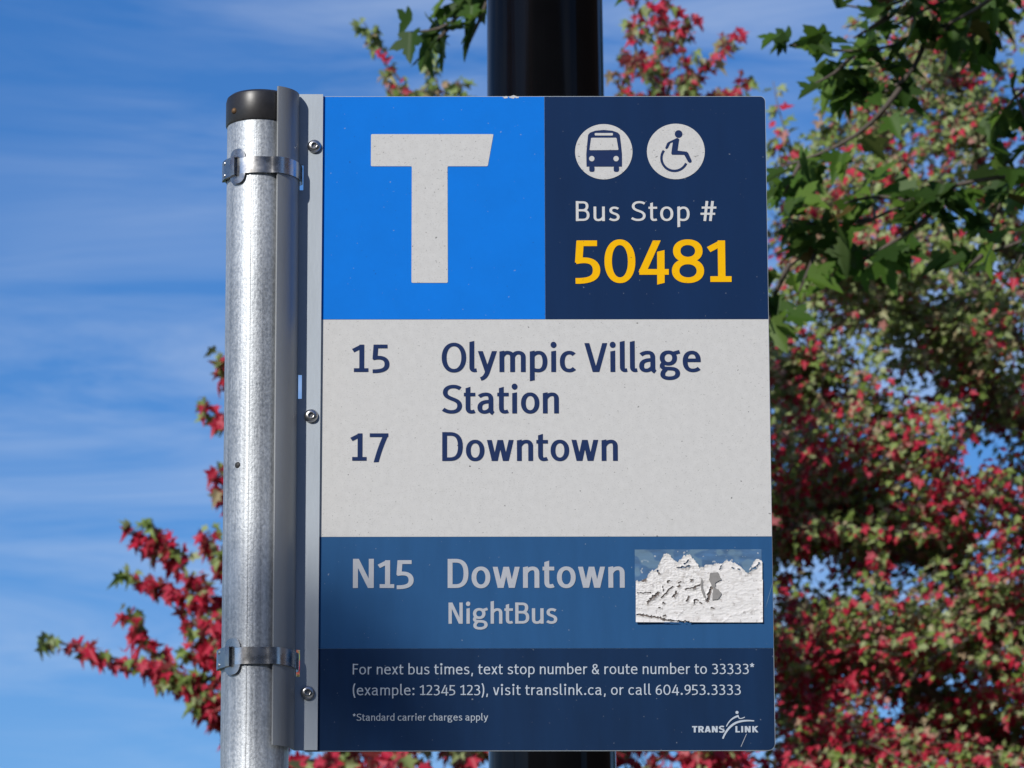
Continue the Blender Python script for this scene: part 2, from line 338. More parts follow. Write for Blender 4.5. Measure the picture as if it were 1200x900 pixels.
GL = {
 'o': (['O 33.3 36.2 25 31'], 'rr'), 'n': ([ST, 'M 8.25 50 C 14 62 24 67 34 67 C 45 67 49.5 60 49.5 50 L 49.5 0'], 'ss'),
 'm': ([ST, 'M 8.25 52 C 13 62 20 67 28 67 C 40 67 47 62 47 50 L 47 0', 'M 47 52 C 52 62 59 67 67 67 C 79 67 85.75 62 85.75 50 L 85.75 0'], 'ss'),
 'h': ([AS, 'M 8.25 50 C 14 62 24 67 34 67 C 45 67 49.5 60 49.5 50 L 49.5 0'], 'ss'),
 'b': ([AS, BOWL], 'sr'), 'p': (['M 8.25 -30 L 8.25 72.5 k1 .18 k0 .18', BOWL], 'sr'),
 'd': (['M 54.25 0 L 54.25 106 k1 .18', flip(BOWL, 62.5)], 'rs'),
 'u': (['M 49.5 0 L 49.5 72.5', 'M 49.5 22 C 44 10 34 5 25 5 C 13 5 8.25 11 8.25 22 L 8.25 72.5'], 'ss'),
 'g': (['O 29 48 22.5 20', 'M 43 63 L 55 66 L 70 70', 'M 15 33 C 5 26 3 18 11 14 C 17 11 26 12 40 11 C 56 10 62 4 62 -5 C 62 -17 48 -22 33 -22 C 16 -22 8 -17 8 -9 C 8 -2 12 4 21 9'], 'rr'),
 'e': (['M 10 40 L 57 40', 'M 55.8 34 C 57.5 58 47 67 33 67 C 16 67 8.25 54 8.25 36 C 8.25 16 18 5 36 5 C 46 5 53 8 59 12.5'], 'rr'),
 'a': (['M 6 59 C 13 64.5 22 67 31 67 C 45 67 49 60 49 48 L 49 15 C 49 7 52 3 58 0', 'M 49 41.5 C 30 42 8.25 40 8.25 21 C 8.25 9 16 5 25 5 C 35 5 43 10 49 18'], 'rs'),
 'c': (['M 51 60 C 46 65 40 67 34 67 C 17 67 8.25 54 8.25 36 C 8.25 16 17 5 34 5 C 42 5 47 8 52 12.5'], 'rr'),
 's': (['M 46 61 C 40 65 33 67 27 67 C 16 67 9.5 62 9.5 53 C 9.5 44 17 41 28 37 C 40 33 45.5 29 45.5 20 C 45.5 10 37 5 25 5 C 17 5 10 8 4 12'], 'rr'),
 't': (['M 0 66.3 L 42 66.3', 'M 15 91 k0 .3 L 15 22 C 15 10 19 5.5 27 5.5 C 32 5.5 36 6.5 40 8'], 'dd'),
 'i': ([ST, 'D 8.25 94 10.7'], 'ss'), 'l': (['M 8.6 106 k0 .22 L 8.6 18 C 8.6 9 12 5.5 19 5.5 L 26 6.5'], 'sd'),
 'r': ([ST, 'M 8.25 46 C 13 60 21 66.5 32 66.5 L 39 65.5'], 'sd'),
 'k': ([AS, 'M 48 72.5 L 13 36 h0', 'M 24 46 L 53 0 h1'], 'sd'),
 'v': (['M 8 72.5 L 28 0 hh', 'M 32.5 0 L 52.5 72.5 hh'], 'dd'), 'w': (['M 8 72.5 L 26 0 hh', 'M 29.5 0 L 46.5 72.5 hh', 'M 49 72.5 L 66 0 hh', 'M 69.5 0 L 87.5 72.5 hh'], 'dd'),
 'x': (['M 8 72.5 L 51 0 hh', 'M 51 72.5 L 8 0 hh'], 'dd'), 'y': (['M 8 72.5 L 33 2 h0', 'M 59 72.5 h0 L 34.5 3 C 29 -13 22 -21 9 -24'], 'dd'),
 'B': (['M 8.25 0 L 8.25 100', 'M 8.25 93.7 L 34 93.7 C 50 93.7 56 87 56 75 C 56 62 48 54 34 54 L 8.25 54', 'M 33 54 C 53 54 61 44 61 30 C 61 13 51 6.2 34 6.2 L 8.25 6.2'], 'sr'),
 'S': (['M 66 87 C 58 92 50 94.5 40 94.5 C 22 94.5 10.5 86 10.5 74 C 10.5 62 20 57 36 51 C 54 45 63.5 39 63.5 27 C 63.5 12 50 5.5 34 5.5 C 21 5.5 12 9 3 15'], 'rr'),
 'O': (['O 43.7 50 35.5 45.5'], 'rr'), 'V': (['M 9 100 L 38.5 0 hh', 'M 44.5 0 L 74 100 hh'], 'dd'),
 'D': (['M 8.25 0 L 8.25 100', 'M 8.25 93.7 L 28 93.7 C 55 93.7 65.5 78 65.5 50 C 65.5 22 55 6.2 28 6.2 L 8.25 6.2'], 'sr'),
 'N': (['M 8.25 0 L 8.25 100', 'M 61.5 0 L 61.5 100', 'M 10.5 100 L 59.5 0 hh'], 'ss'), 'F': (['M 8.25 0 L 8.25 100', 'M 8.25 93.7 L 52 93.7', 'M 8.25 52 L 47 52'], 'sd'),
 'T': (['M 0 90 L 72 90', 'M 36 0 L 36 90'], 'dd'), 'R': (['M 12 0 L 12 100', 'M 12 90 L 38 90 C 54 90 60 83 60 70 C 60 55 52 47 38 47 L 12 47', 'M 38 48 L 62 0 h1'], 'sd'),
 'A': (['M 11 0 L 38 100 hh', 'M 71 0 L 44 100 hh', 'M 22 26 L 60 26'], 'dd'), 'L': (['M 12 0 L 12 100', 'M 12 10 L 60 10'], 'sd'), 'I': (['M 12 0 L 12 100'], 'ss'),
 'K': (['M 12 0 L 12 100', 'M 64 100 L 16 48 h0', 'M 28 60 L 66 0 h1'], 'sd'),
 '1': (['M 6 6.5 L 55 6.5', 'M 32.5 0 L 32.5 95', 'M 3 74 L 31 88.5'], 'dd'), '2': (['M 6 84 C 13 88.5 20 90 28 90 C 43 90 49.5 82 49.5 70 C 49.5 54 36 38 9 8', 'M 3 6.2 L 57 6.2'], 'dd'),
 '3': (['M 8 85 C 14 89 20 90 27 90 C 41 90 49 84 49 73 C 49 60 40 54 23 51.5', 'M 23 51 C 44 50 53 42 53 27 C 53 11 40 3 25 3 C 17 3 11 5 4 9'], 'rr'),
 '4': (['M 43 95 h0 L 8 20', 'M 2 23 L 70 23', 'M 52 71 k0 .25 L 51.5 -4 k1 .25'], 'dd'),
 '5': (['M 6 88.7 L 53 88.7', 'M 14 94 L 10.5 44', 'M 4 47.5 C 34 54 51.5 46 51.5 27 C 51.5 9 36 2 3 2.5'], 'dr'),
 '6': (['M 50 90 C 24 86 9 68 9 36 C 9 14 18 5 32 5 C 46 5 54.5 14 54.5 29 C 54.5 45 46 53 34 53 C 22 53 13 46 9.5 36'], 'rr'),
 '7': (['M 1 88.7 L 64 88.7', 'M 56 90 C 43 62 32 30 23 -5 k1 .25'], 'dd'), '8': (['O 36 71 25.5 20', 'O 36 25.5 28.5 21.5'], 'rr'),
 '0': (['O 35 47.5 27 43.5'], 'rr'), '#': (['M 20 0 L 32 100', 'M 47 0 L 59 100', 'M 6 67 L 77 67', 'M 0 36 L 71 36'], 'dd'),
 '&': (['M 66 0 h0 L 20 62 C 13 74 17 90 34 90 C 48 90 53 79 49 68 C 44 57 10 50 10 26 C 10 11 20 5 32 5 C 50 5 60 20 62 44'], 'rd'),
 '*': (['M 20 82 L 20 102', 'M 20 82 L 39 88', 'M 20 82 L 1 88', 'M 20 82 L 32 66', 'M 20 82 L 8 66'], 'dd'),
 '(': (['M 24 110 C 4 82 4 18 24 -22'], 'rd'), ')': (['M 4 110 C 24 82 24 18 4 -22'], 'dr'), ',': (['M 11 13 L 5 -18'], 'ss'), '.': (['D 10 9 9.5'], 'ss'), ':': (['D 10 9 9.5', 'D 10 61 9.5'], 'ss'),
}
GL['9'] = ([flip(GL['6'][0][0], 63.5, 95)], 'rr')
SB = {'s': 7.5, 'r': 4.5, 'd': 2.0}
def glyph(ch, V, H):
    """list of (verts2d, faces) and the ink extent of a glyph"""
    shapes = []
    for s in GL[ch][0]:
        if isinstance(s, str) and s[0] in 'OD':
            v = [float(x) for x in s.split()[1:]]
            k = 48
            if s[0] == 'D': shapes.append(([(v[0]+v[2]*math.cos(2*math.pi*i/32), v[1]+v[2]*math.sin(2*math.pi*i/32)) for i in range(32)], [tuple(range(32))])); continue
            se = lambda t: math.copysign(abs(t)**(2/2.15), t)
            vs = []
            for i in range(k):
                a = 2*math.pi*i/k
                for sg in (1, -1): vs.append((v[0]+(v[2]+sg*V/2)*se(math.cos(a)), v[1]+(v[3]+sg*H/2)*se(math.sin(a))))
            shapes.append((vs, [(2*i, 2*((i+1) % k), 2*((i+1) % k)+1, 2*i+1) for i in range(k)])); continue
        pts, cut = parse(s) if isinstance(s, str) else s
        n = len(pts); vs = []
        for i, p in enumerate(pts):
            a = pts[max(i-1, 0)]; c = pts[min(i+1, n-1)]
            tx, ty = c[0]-a[0], c[1]-a[1]; l = math.hypot(tx, ty); tx /= l; ty /= l
            ox, oy = -ty*V/2, tx*H/2
            # true half width of an elliptical pen in this direction
            e = [0, 0]
            ct = cut[0] if i == 0 else cut[1] if i == n-1 else None
            if ct == 'h':
                half = math.hypot(ox, oy)
                hx = half/max(.3, abs(ty)) * (-1 if ty > 0 else 1)
                vs += [(p[0]+hx, p[1]), (p[0]-hx, p[1])]; continue
            if isinstance(ct, float): e = [tx*ct*V/2, ty*ct*V/2]
            vs += [(p[0]+ox+(-e[0]), p[1]+oy-e[1]), (p[0]-ox+e[0], p[1]-oy+e[1])]
        shapes.append((vs, [(2*i, 2*i+1, 2*i+3, 2*i+2) for i in range(n-1)]))
    xs = [x for vs, _ in shapes for x, _ in vs]
    return shapes, min(xs), max(xs)
def write(name, text, x0p, x1p, basep, topp, V, H, mt, parent, caph=100, y=-.0006, space=24, wide=1.0):
    """set text so that its ink runs from pixel x0p to x1p, baseline at basep, cap line at topp, on the sign's plane"""
    ym = (basep+topp)/2; X0, _ = S(x0p, ym); X1, _ = S(x1p, ym)
    zb = S((x0p+x1p)/2, basep)[1]; zt = S((x0p+x1p)/2, topp)[1]
    k = (zt-zb)/caph
    items = []; pen = 0; prev = None; gaps = 0
    for ch in text:
        if ch == ' ': pen += space; prev = ' '; continue
        sh, a, b_ = glyph(ch, V/wide, H); sh = [([(x*wide, z) for x, z in vs], fs) for vs, fs in sh]; a *= wide; b_ *= wide; lsb, rsb = SB[GL[ch][1][0]], SB[GL[ch][1][1]]
        pen += lsb; items.append((sh, pen-a)); pen += (b_-a)+rsb
    xs = [x+o for sh, o in items for vs, _ in sh for x, _ in vs]
    lo, hi = min(xs), max(xs); want = (X1-X0)/k
    n = len(items); sc = 1.0
    extra = 0
    if n > 1: extra = (want-(hi-lo))/(n-1+.6*text.count(' '))
    ml = MB(); zi = 0; add = 0; it = iter(items); seen = 0
    for ch in text:
        if ch == ' ': add += extra*.6; continue
        sh, o = next(it)
        for vs, fs in sh:
            zi += 1; nv = len(vs)
            ml.add([(X0+(x+o+add-lo)*k, y-(zi % 7)*4e-6-j/nv*3e-6, zb+z*k) for j, (x, z) in enumerate(vs)], [tuple(f) for f in fs])
        add += extra
    for i, f in enumerate(ml.f):                      # every face towards the viewer
        a, b_, c = (Vector(ml.v[j]) for j in f[:3])
        if (b_-a).cross(c-a).y > 0: ml.f[i] = tuple(reversed(f))
    return ml.build(name, mt, parent), extra
def W_(*a, **k):
    o, e = write(*a, **k); print('TEXT', a[1][:14], 'tracking %.1f' % e); return o
W_('stop_heading_lettering', 'Bus Stop #', 674.8, 839.5, 259.2, 235.8, 13.2, 10.5, M['ltext'], sign, space=34)
W_('stop_number_lettering', '50481', 673.8, 857, 330.6, 282, 16.5, 13.0, M['yellow'], sign, caph=95, wide=.96)
W_('route_fifteen_lettering', '15', 412.4, 456.4, 436, 404, 16.5, 12.8, M['ink'], sign, caph=95)
W_('olympic_lettering', 'Olympic Village', 517.6, 821, 436, 402.2, 16.3, 12.3, M['ink'], sign, wide=.93)
W_('station_lettering', 'Station', 517.8, 654.8, 484.6, 451.2, 16.3, 12.3, M['ink'], sign, wide=.93)
W_('route_seventeen_lettering', '17', 410.4, 455, 540, 508, 16.5, 12.8, M['ink'], sign, caph=95)
W_('downtown_lettering', 'Downtown', 518.2, 723.8, 540.2, 506.4, 16.3, 12.3, M['ink'], sign, wide=.93)
W_('night_route_lettering', 'N15', 413.6, 484.8, 689.2, 655, 17, 13, M['ntext'], sign)
W_('night_downtown_lettering', 'Downtown', 524.6, 732, 689, 655, 16.5, 12.8, M['ntext'], sign, wide=.94)
W_('nightbus_lettering', 'NightBus', 525.6, 653, 731, 706.2, 15.5, 12, M['ntext'], sign, wide=.95)
W_('info_lettering', 'For next bus times, text stop number & route number to 33333*', 413.4, 884, 790.2, 777.7, 11.8, 9.4, M['ftext'], sign, space=30)
W_('info_lettering', '(example: 12345 123), visit translink.ca, or call 604.953.3333', 413.4, 868, 814.6, 802.1, 11.8, 9.4, M['ftext'], sign, space=30)
W_('carrier_lettering', '*Standard carrier charges apply', 413.4, 572, 844.6, 836.4, 12, 9.5, M['ftext'], sign, space=30)

# ---- the T square's letter
def Pp(pts): return [S(x, y) for x, y in pts][::-1]
def rounded(pts, r):
    o = []
    n = len(pts)
    for i in range(n):
        p = Vector(pts[i]); a = Vector(pts[i-1]); c = Vector(pts[(i+1) % n])
        u = (a-p).normalized()*r; v = (c-p).normalized()*r
        for t in (0, .25, .5, .75, 1): o.append(tuple(p+u*(1-t)**2+v*t**2))
    return o
def icon(name, polys, mt, y=-.0006, parent=sign):
    m = MB()
    for i, p in enumerate(polys):
        pts = Pp(p); ar = sum(pts[j-1][0]*pts[j][1]-pts[j][0]*pts[j-1][1] for j in range(len(pts)))
        if ar < 0: pts = pts[::-1]
        m.flat(pts, y-i*6e-6)
    return m.build(name, mt, parent)
icon('letter_t', [rounded([(434.8, 157.4), (578.3, 157.4), (571.6, 195), (524.4, 195), (524.8, 331.6), (482.2, 331.6), (482.6, 195), (434.6, 195)], 1.5)], M['white'])
# ---- bus and wheelchair symbols, measured in a 6.667x enlargement
def q8(pts): return [(660+x/6.667, 130+y/6.667) for x, y in pts]
def circ(cx, cy, r, k=48, ry=None): return [(cx+r*math.cos(2*math.pi*i/k), cy+(ry or r)*math.sin(2*math.pi*i/k)) for i in range(k)]
icon('bus_symbol_disc', [q8(circ(317, 320, 224, 64, 216))], M['white'])
body = [(182, 437), (180, 340), (186, 270), (194, 190), (208, 172), (250, 156), (317, 150), (384, 156), (428, 172), (442, 190), (452, 270), (459, 340), (459, 437)]
icon('bus_symbol', [q8(body), q8(rounded([(203, 432), (245, 432), (245, 478), (203, 478)], 17)), q8(rounded([(394, 432), (436, 432), (436, 478), (394, 478)], 17))], M['ink'], -.0008)
icon('bus_symbol_window', [q8(rounded([(218, 212), (416, 212), (432, 307), (205, 309)], 8)), q8(rounded([(246, 175), (388, 175), (388, 194), (246, 194)], 6)), q8(circ(223, 375, 21, 24)), q8(circ(413, 375, 21, 24))], M['white'], -.001)
icon('wheelchair_symbol_disc', [q8(circ(880, 318, 226, 64, 217))], M['white'])
def thick(pts, w):
    n = len(pts); l_, r_ = [], []
    for i, p in enumerate(pts):
        a = pts[max(i-1, 0)]; c = pts[min(i+1, n-1)]; tx, ty = c[0]-a[0], c[1]-a[1]; q = math.hypot(tx, ty)
        ww = w[i] if isinstance(w, list) else w
        l_.append((p[0]-ty/q*ww/2, p[1]+tx/q*ww/2)); r_.append((p[0]+ty/q*ww/2, p[1]-tx/q*ww/2))
    return l_+r_[::-1]
wheel = [(868+104*math.cos(R(a)), 372+100*math.sin(R(a))) for a in range(24, 222, 6)]
# wheel arc runs from lower right, under, to upper left
icon('wheelchair_symbol', [q8(circ(901, 182, 30, 32)), q8(thick([(868+101*math.cos(R(a)), 370+100*math.sin(R(a))) for a in range(24, 218, 6)], 19)),
     q8([(825, 243), (890, 212), (906, 222), (893, 312), (965, 320), (976, 330), (1004, 392), (1000, 404), (988, 408), (976, 400), (945, 345), (850, 344), (844, 334), (856, 246), (836, 254), (818, 292), (806, 300), (796, 292), (812, 252)])], M['ink'], -.0008)
# ---- maker's mark at the foot of the sign
W_('logo_lettering', 'TRANS', 811.0, 849.2, 858.4, 851.0, 30, 21, M['ftext'], sign, wide=1.16)
W_('logo_lettering', 'LINK', 861.8, 888.6, 858.4, 851.0, 30, 21, M['ftext'], sign, wide=1.16)
def q7(pts): return [(730+x/6.667, 760+y/6.667) for x, y in pts]
sw1 = [(780, 705)]+bez((780, 705), (800, 650), (835, 605), (880, 582), 10)+bez((880, 582), (925, 562), (975, 562), (1025, 566), 8)
sw2 = [(808, 610)]+bez((808, 610), (825, 570), (855, 540), (904, 526), 8)
sw3 = [(900, 524)]+bez((900, 524), (902, 550), (915, 556), (952, 536), 8)
icon('logo_swoosh', [q7(thick(sw1, [9+8*math.sin(math.pi*min(1, .12+i/(len(sw1)-1)*.9)) for i in range(len(sw1))])), q7(thick(sw2, [7+8*i/8 for i in range(len(sw2))])), q7(thick(sw3, 7)), q7(circ(891, 500, 12, 20))], M['ftext'])
# ---- chips knocked out of the paint along the top edge, scratches
def chip(cx, cy, r, seed):
    rg = random.Random(seed); return [(cx+r*(.5+rg.random()*.7)*math.cos(2*math.pi*i/9), cy+r*.35*(.5+rg.random()*.8)*math.sin(2*math.pi*i/9)) for i in range(9)]
icon('paint_chip', [chip(592.5, 114.1, 4, 1), chip(601, 113.9, 5, 2), chip(606, 114.3, 3, 3)], M['white'], -.0004)
icon('scratch', [[(897, 712), (905, 683), (905.5, 683.2), (897.6, 712.3)]], M['residue'], -.0004)
icon('scratch', [[(868, 875), (874.5, 860), (875.1, 860.2), (868.6, 875.2)]], M['ntext'], -.0004)

# ---- bracket: quarter saddle round the pole and a slotted wing riveted to the panel
XS = PX+.0360                               # where the saddle turns into the wing
wingR = (S(378.6, 112, -.003)[0]+S(372, 880, -.003)[0])/2
WTILT = S(378.6, 112, -.003)[0]-S(371.8, 880, -.003)[0]
WT, WB = at(365, 110.4, -.003).z, at(360, 879, -.003).z
slots = [(at(354, 208, -.003), .0122), (at(351, 453, -.003), .0115), (at(349, 777, -.003), .0125)]
SX0 = XS+.0008; SX1 = SX0+.0034
m = MB()
zs = [WB]
for p, h in sorted(((p.z, h) for p, h in slots)): zs += [p-h, p+h]
zs.append(WT)
def bx(x0, x1, z0, z1): m.box(x0, x1, -.003, -.0002, z0, z1)
# wing as one closed outline with holes: frame pieces welded into one mesh
bm = bmesh.new()
xs_ = [XS-.001, SX0, SX1, wingR]
vv = {}
def gv(i, j, y):
    if (i, j, y) not in vv:
        x = xs_[i] if i < 3 else xs_[3]+WTILT*((zs[j]-WB)/(WT-WB)-.5)       # the strip hangs a hair out of true
        vv[(i, j, y)] = bm.verts.new((x, y, zs[j]))
    return vv[(i, j, y)]
yf, yb = -.003, -.0003
hole = lambda i, j: i == 1 and j % 2 == 1
for i in range(3):
    for j in range(len(zs)-1):
        if hole(i, j): continue
        bm.faces.new([gv(i, j, yf), gv(i+1, j, yf), gv(i+1, j+1, yf), gv(i, j+1, yf)])
        bm.faces.new([gv(i, j+1, yb), gv(i+1, j+1, yb), gv(i+1, j, yb), gv(i, j, yb)])
        for (di, dj, e0, e1) in ((-1, 0, (i, j+1), (i, j)), (1, 0, (i+1, j), (i+1, j+1)), (0, -1, (i, j), (i+1, j)), (0, 1, (i+1, j+1), (i, j+1))):
            ni, nj = i+di, j+dj
            if ni < 0 or ni > 2 or nj < 0 or nj > len(zs)-2 or hole(ni, nj):
                bm.faces.new([gv(*e1, yf), gv(*e0, yf), gv(*e0, yb), gv(*e1, yb)])
me = bpy.data.meshes.new('mounting_bracket'); bm.normal_update(); bm.to_mesh(me); bm.free()
me.materials.append(M['alu'])
brk = bpy.data.objects.new('mounting_bracket', me); COL.objects.link(brk); brk.parent = sign; brk.location = -base
# saddle
m = MB(); ri, ro = PR+.0006, PR+.0030; n = 24; EX = .0360/(PR+.0030); vs = []; fs = []
a0, a1 = R(29.5), R(91)
cy = PY-.0022
for j, z in enumerate((WB, WT-.0014)):
    for r in (ri, ro):
        for i in range(n+1):
            a = a0+(a1-a0)*i/n; vs.append((PX+r*math.sin(a)*EX, cy-r*math.cos(a), z))
k = n+1
idx = lambda j, r, i: (j*2+r)*k+i
for i in range(n):
    fs += [(idx(0, 1, i), idx(0, 1, i+1), idx(1, 1, i+1), idx(1, 1, i)), (idx(0, 0, i+1), idx(0, 0, i), idx(1, 0, i), idx(1, 0, i+1)),
           (idx(1, 1, i), idx(1, 1, i+1), idx(1, 0, i+1), idx(1, 0, i)), (idx(0, 0, i), idx(0, 0, i+1), idx(0, 1, i+1), idx(0, 1, i))]
for i in (0, n): fs.append((idx(0, 0, i), idx(0, 1, i), idx(1, 1, i), idx(1, 0, i)) if i == 0 else (idx(0, 1, i), idx(0, 0, i), idx(1, 0, i), idx(1, 1, i)))
m.add(vs, fs); m.build('saddle', M['saddle'], brk, 'auto')
# screws with hexagon sockets
for (px, py) in ((368.3, 171), (364.6, 487), (360.6, 811.5)):
    c = at(px, py, -.005); m = MB(); prof = []
    vs = []; fs = []; seg = 32
    rings = [(.0064, 0), (.0064, .0008), (.0060, .0022), (.0050, .0034), (.0038, .0040), (.0026, .0042)]
    for r, h in rings:
        for q in range(seg):
            an = 2*math.pi*q/seg; vs.append((c.x+r*math.cos(an), -.0032-h, c.z+r*math.sin(an)))
    hexr = [(.0026, .0041), (.0024, .0024)]
    for r, h in hexr:
        for q in range(seg):
            an = 2*math.pi*q/seg; rr_ = r*math.cos(R(30))/math.cos((an % R(60))-R(30)); vs.append((c.x+rr_*math.cos(an), -.0032-h, c.z+rr_*math.sin(an)))
    for j in range(len(rings)+1):
        for q in range(seg): fs.append((j*seg+q, j*seg+(q+1) % seg, (j+1)*seg+(q+1) % seg, (j+1)*seg+q))
    fs.append(tuple((len(rings)+1)*seg+q for q in range(seg)))
    m.add(vs, fs); so_ = m.build('screw', M['screw'], brk, 'auto')

# ------------------------------------------------------------------ clamp bands
def clamp(zmid, label):
    e = empty('clamp_band', (PX, PY, zmid), label, 'clamp', 'steel clamp bands round the pole')
    hh = .0077; t = .0007
    m = MB(); vs = []; fs = []
    path = []
    for i in range(41):                       # from the back on the left, round the front, to the slot
        a = R(-150)+(R(88)-R(-150))*i/40
        w_ = 0 if a < R(18) else min(1, (a-R(18))/R(12))
        r = PR+.0008+.0030*w_; ex = 1+(.0366/(PR+.0038)-1)*w_
        path.append((PX+r*math.sin(a)*ex, PY-.0012-.0012*w_-r*math.cos(a)))
    path += [(SX0+.0008, -.0046), (SX0+.0017, -.0018), (SX0+.0017, .006), (PX+.026, .024)]
    nrm = []
    for i in range(len(path)):
        a = Vector(path[max(i-1, 0)]); c = Vector(path[min(i+1, len(path)-1)]); d = (c-a).normalized(); nrm.append(Vector((d.y, -d.x)))
    k = len(path)
    for o_ in (0, t):
        for z in (-hh, hh):
            for p, n_ in zip(path, nrm): vs.append((p[0]+n_.x*o_, p[1]+n_.y*o_, zmid+z))
    A = lambda o_, z, i: (o_*2+z)*k+i
    for i in range(k-1):
        fs += [(A(1, 0, i), A(1, 0, i+1), A(1, 1, i+1), A(1, 1, i)), (A(0, 0, i+1), A(0, 0, i), A(0, 1, i), A(0, 1, i+1)),
               (A(1, 1, i), A(1, 1, i+1), A(0, 1, i+1), A(0, 1, i)), (A(0, 0, i), A(0, 0, i+1), A(1, 0, i+1), A(1, 0, i))]
    fs += [(A(0, 0, 0), A(1, 0, 0), A(1, 1, 0), A(0, 1, 0)), (A(1, 0, k-1), A(0, 0, k-1), A(0, 1, k-1), A(1, 1, k-1))]
    m.add(vs, fs); m.build('band', M['steel'], e, 'auto')
    # second layer of the strap folded back under the buckle
    def shell(a0, a1, r, z0, z1, th, seg=14):
        m.lathe([(r, z0), (r+th, z0), (r+th, z1), (r, z1), (r, z0)], seg, PX, PY-.0005, R(a0), R(a1))
        # end walls
        for a in (R(a0), R(a1)):
            q = [(PX+rr_*math.sin(a), PY-.0005-rr_*math.cos(a), z) for rr_, z in ((r, z0), (r+th, z0), (r+th, z1), (r, z1))]
            m.add(q, [(0, 1, 2, 3)])
    m = MB(); r0 = PR+.0017
    shell(-86, -40, r0, zmid-.0090, zmid+.0090, .0026)          # buckle body
    m.lathe([(r0+.0024, zmid-.0095), (r0+.0050, zmid-.0092), (r0+.0056, zmid), (r0+.0050, zmid+.0092), (r0+.0024, zmid+.0095)], 6, PX, PY-.0005, R(-44), R(-37))
    bk = m.build('buckle', M['buckle'], e, 'auto')
    for sg in (1, -1):                         # ears bent up and down over the strap
        m = MB(); vs = []; n = 14
        zz = zmid+sg*.0086
        out2 = []
        for i in range(n+1):
            u = -1+2*i/n; h = .0080*(1-abs(u)**3)**.7
            out2.append((u, h))
        for th in (.0002, .0016):
            for u, h in out2:
                a = R(-38+u*16); r = PR+.0008+th; vs.append((PX+r*math.sin(a), PY-.0005-r*math.cos(a), zz+sg*h))
            for u, h in out2:
                a = R(-38+u*16); r = PR+.0008+th; vs.append((PX+r*math.sin(a), PY-.0005-r*math.cos(a), zz-sg*.001))
        k = n+1; fs = []
        for i in range(n):
            for o_, fl in ((0, 1), (2*k, 0)):
                f = (o_+i, o_+i+1, o_+k+i+1, o_+k+i); fs.append(f if fl else f[::-1])
            fs.append((i, 2*k+i, 2*k+i+1, i+1))
        m.add(vs, fs); m.build('buckle_ear', M['buckle'], bk, 'auto')
        c = Vector((PX+(r0+.0025)*math.sin(R(-66)), PY-(r0+.0025)*math.cos(R(-66)), zmid+sg*.0058))
        m = MB(); dome(m, c, (math.sin(R(-66)), -math.cos(R(-66)), 0), .0021, .0013, 14, 4); m.build('buckle_rivet', M['screw'], bk, True)
    return e
clamp(at(310, 193.5, -.033).z, 'shiny steel clamp band just below the black cap of the pole')
clamp(at(300, 768.5, -.033).z, 'lower steel clamp band, against the red leaves, on the galvanised pole')

# ------------------------------------------------------------------ torn sticker
def q6(x, y): return S(730+x/6.667, 630+y/6.667)
x0, zt_ = q6(95, 92); x1, zb_ = q6(1088, 665)
stk = empty('torn_sticker', (q6(595, 665)[0], 0, zb_), 'torn white paper sticker on the blue band right of the word Downtown', 'sticker')
m = MB(); m.flat([q6(92, 345), q6(1085, 345), q6(1082, 92), q6(92, 94)], -.0005); m.build('glue_residue', M['residue'], stk)
m = MB(); m.flat([q6(118, 655), q6(1080, 655), q6(1070, 300), q6(600, 250), q6(300, 255), q6(120, 350)], -.0007); m.build('under_layer', M['under'], stk)
edge = [(100, 335), (180, 348), (184, 312), (205, 268), (265, 242), (285, 195), (318, 130), (362, 124), (385, 165), (425, 190), (448, 172), (470, 142), (520, 130), (560, 178), (600, 232), (650, 214), (740, 200), (770, 206), (800, 178), (850, 186), (900, 212), (940, 247), (972, 277), (1000, 228), (1030, 168), (1062, 166), (1076, 180), (1095, 190)]
def edge_y(x):
    for (a, b_) in zip(edge, edge[1:]):
        if a[0] <= x <= b_[0]: return a[1]+(b_[1]-a[1])*(x-a[0])/max(1e-6, b_[0]-a[0])
    return 335
tears = [((190, 510), (245, 455), 9), ((235, 470), (275, 435), 15), ((300, 470), (385, 385), 5), ((345, 350), (365, 342), 5), ((425, 385), (440, 378), 8), ((440, 350), (455, 345), 4), ((395, 465), (415, 430), 9), ((530, 340), (542, 333), 8),
         ((490, 400), (560, 398), 5), ((555, 395), (600, 370), 8), ((500, 495), (515, 465), 8), ((425, 240), (520, 222), 5), ((520, 222), (575, 215), 2), ((480, 205), (515, 180), 4), ((755, 250), (768, 220), 5), ((975, 272), (1030, 238), 9), ((1030, 238), (1062, 205), 4),
         ((110, 602), (260, 625), 9), ((260, 625), (360, 652), 9), ((360, 650), (520, 660), 5), ((272, 545), (295, 547), 5), ((315, 610), (328, 612), 5), ((690, 395), (660, 492), 14), ((310, 380), (315, 420), 3), ((548, 495), (585, 492), 4), ((555, 495), (555, 515), 4), ((688, 550), (708, 552), 3), ((110, 438), (215, 430), 3), ((265, 255), (285, 285), 5), ((850, 235), (865, 240), 5), ((895, 245), (910, 258), 5), ((470, 300), (500, 296), 2), ((600, 510), (622, 512), 4), ((310, 510), (325, 512), 5), ((780, 660), (835, 610), 2), ((835, 610), (940, 580), 1.5), ((940, 580), (1080, 552), 1.2), ((830, 480), (870, 525), 1.5), ((410, 640), (440, 590), 1.8), ((440, 590), (478, 560), 1.5)]
def seg_d(px, py, a, b_):
    vx, vy = b_[0]-a[0], b_[1]-a[1]; t = max(0, min(1, ((px-a[0])*vx+(py-a[1])*vy)/(vx*vx+vy*vy+1e-9)))
    dx, dy = px-a[0]-t*vx, py-a[1]-t*vy; cr = vx*(py-a[1])-vy*(px-a[0]); return math.hypot(dx, dy), cr/(math.hypot(vx, vy)+1e-9)
nx, ny = 250, 150
hgt = {}
vs = []; fs = []; keep = np.zeros((nx+1, ny+1), bool)
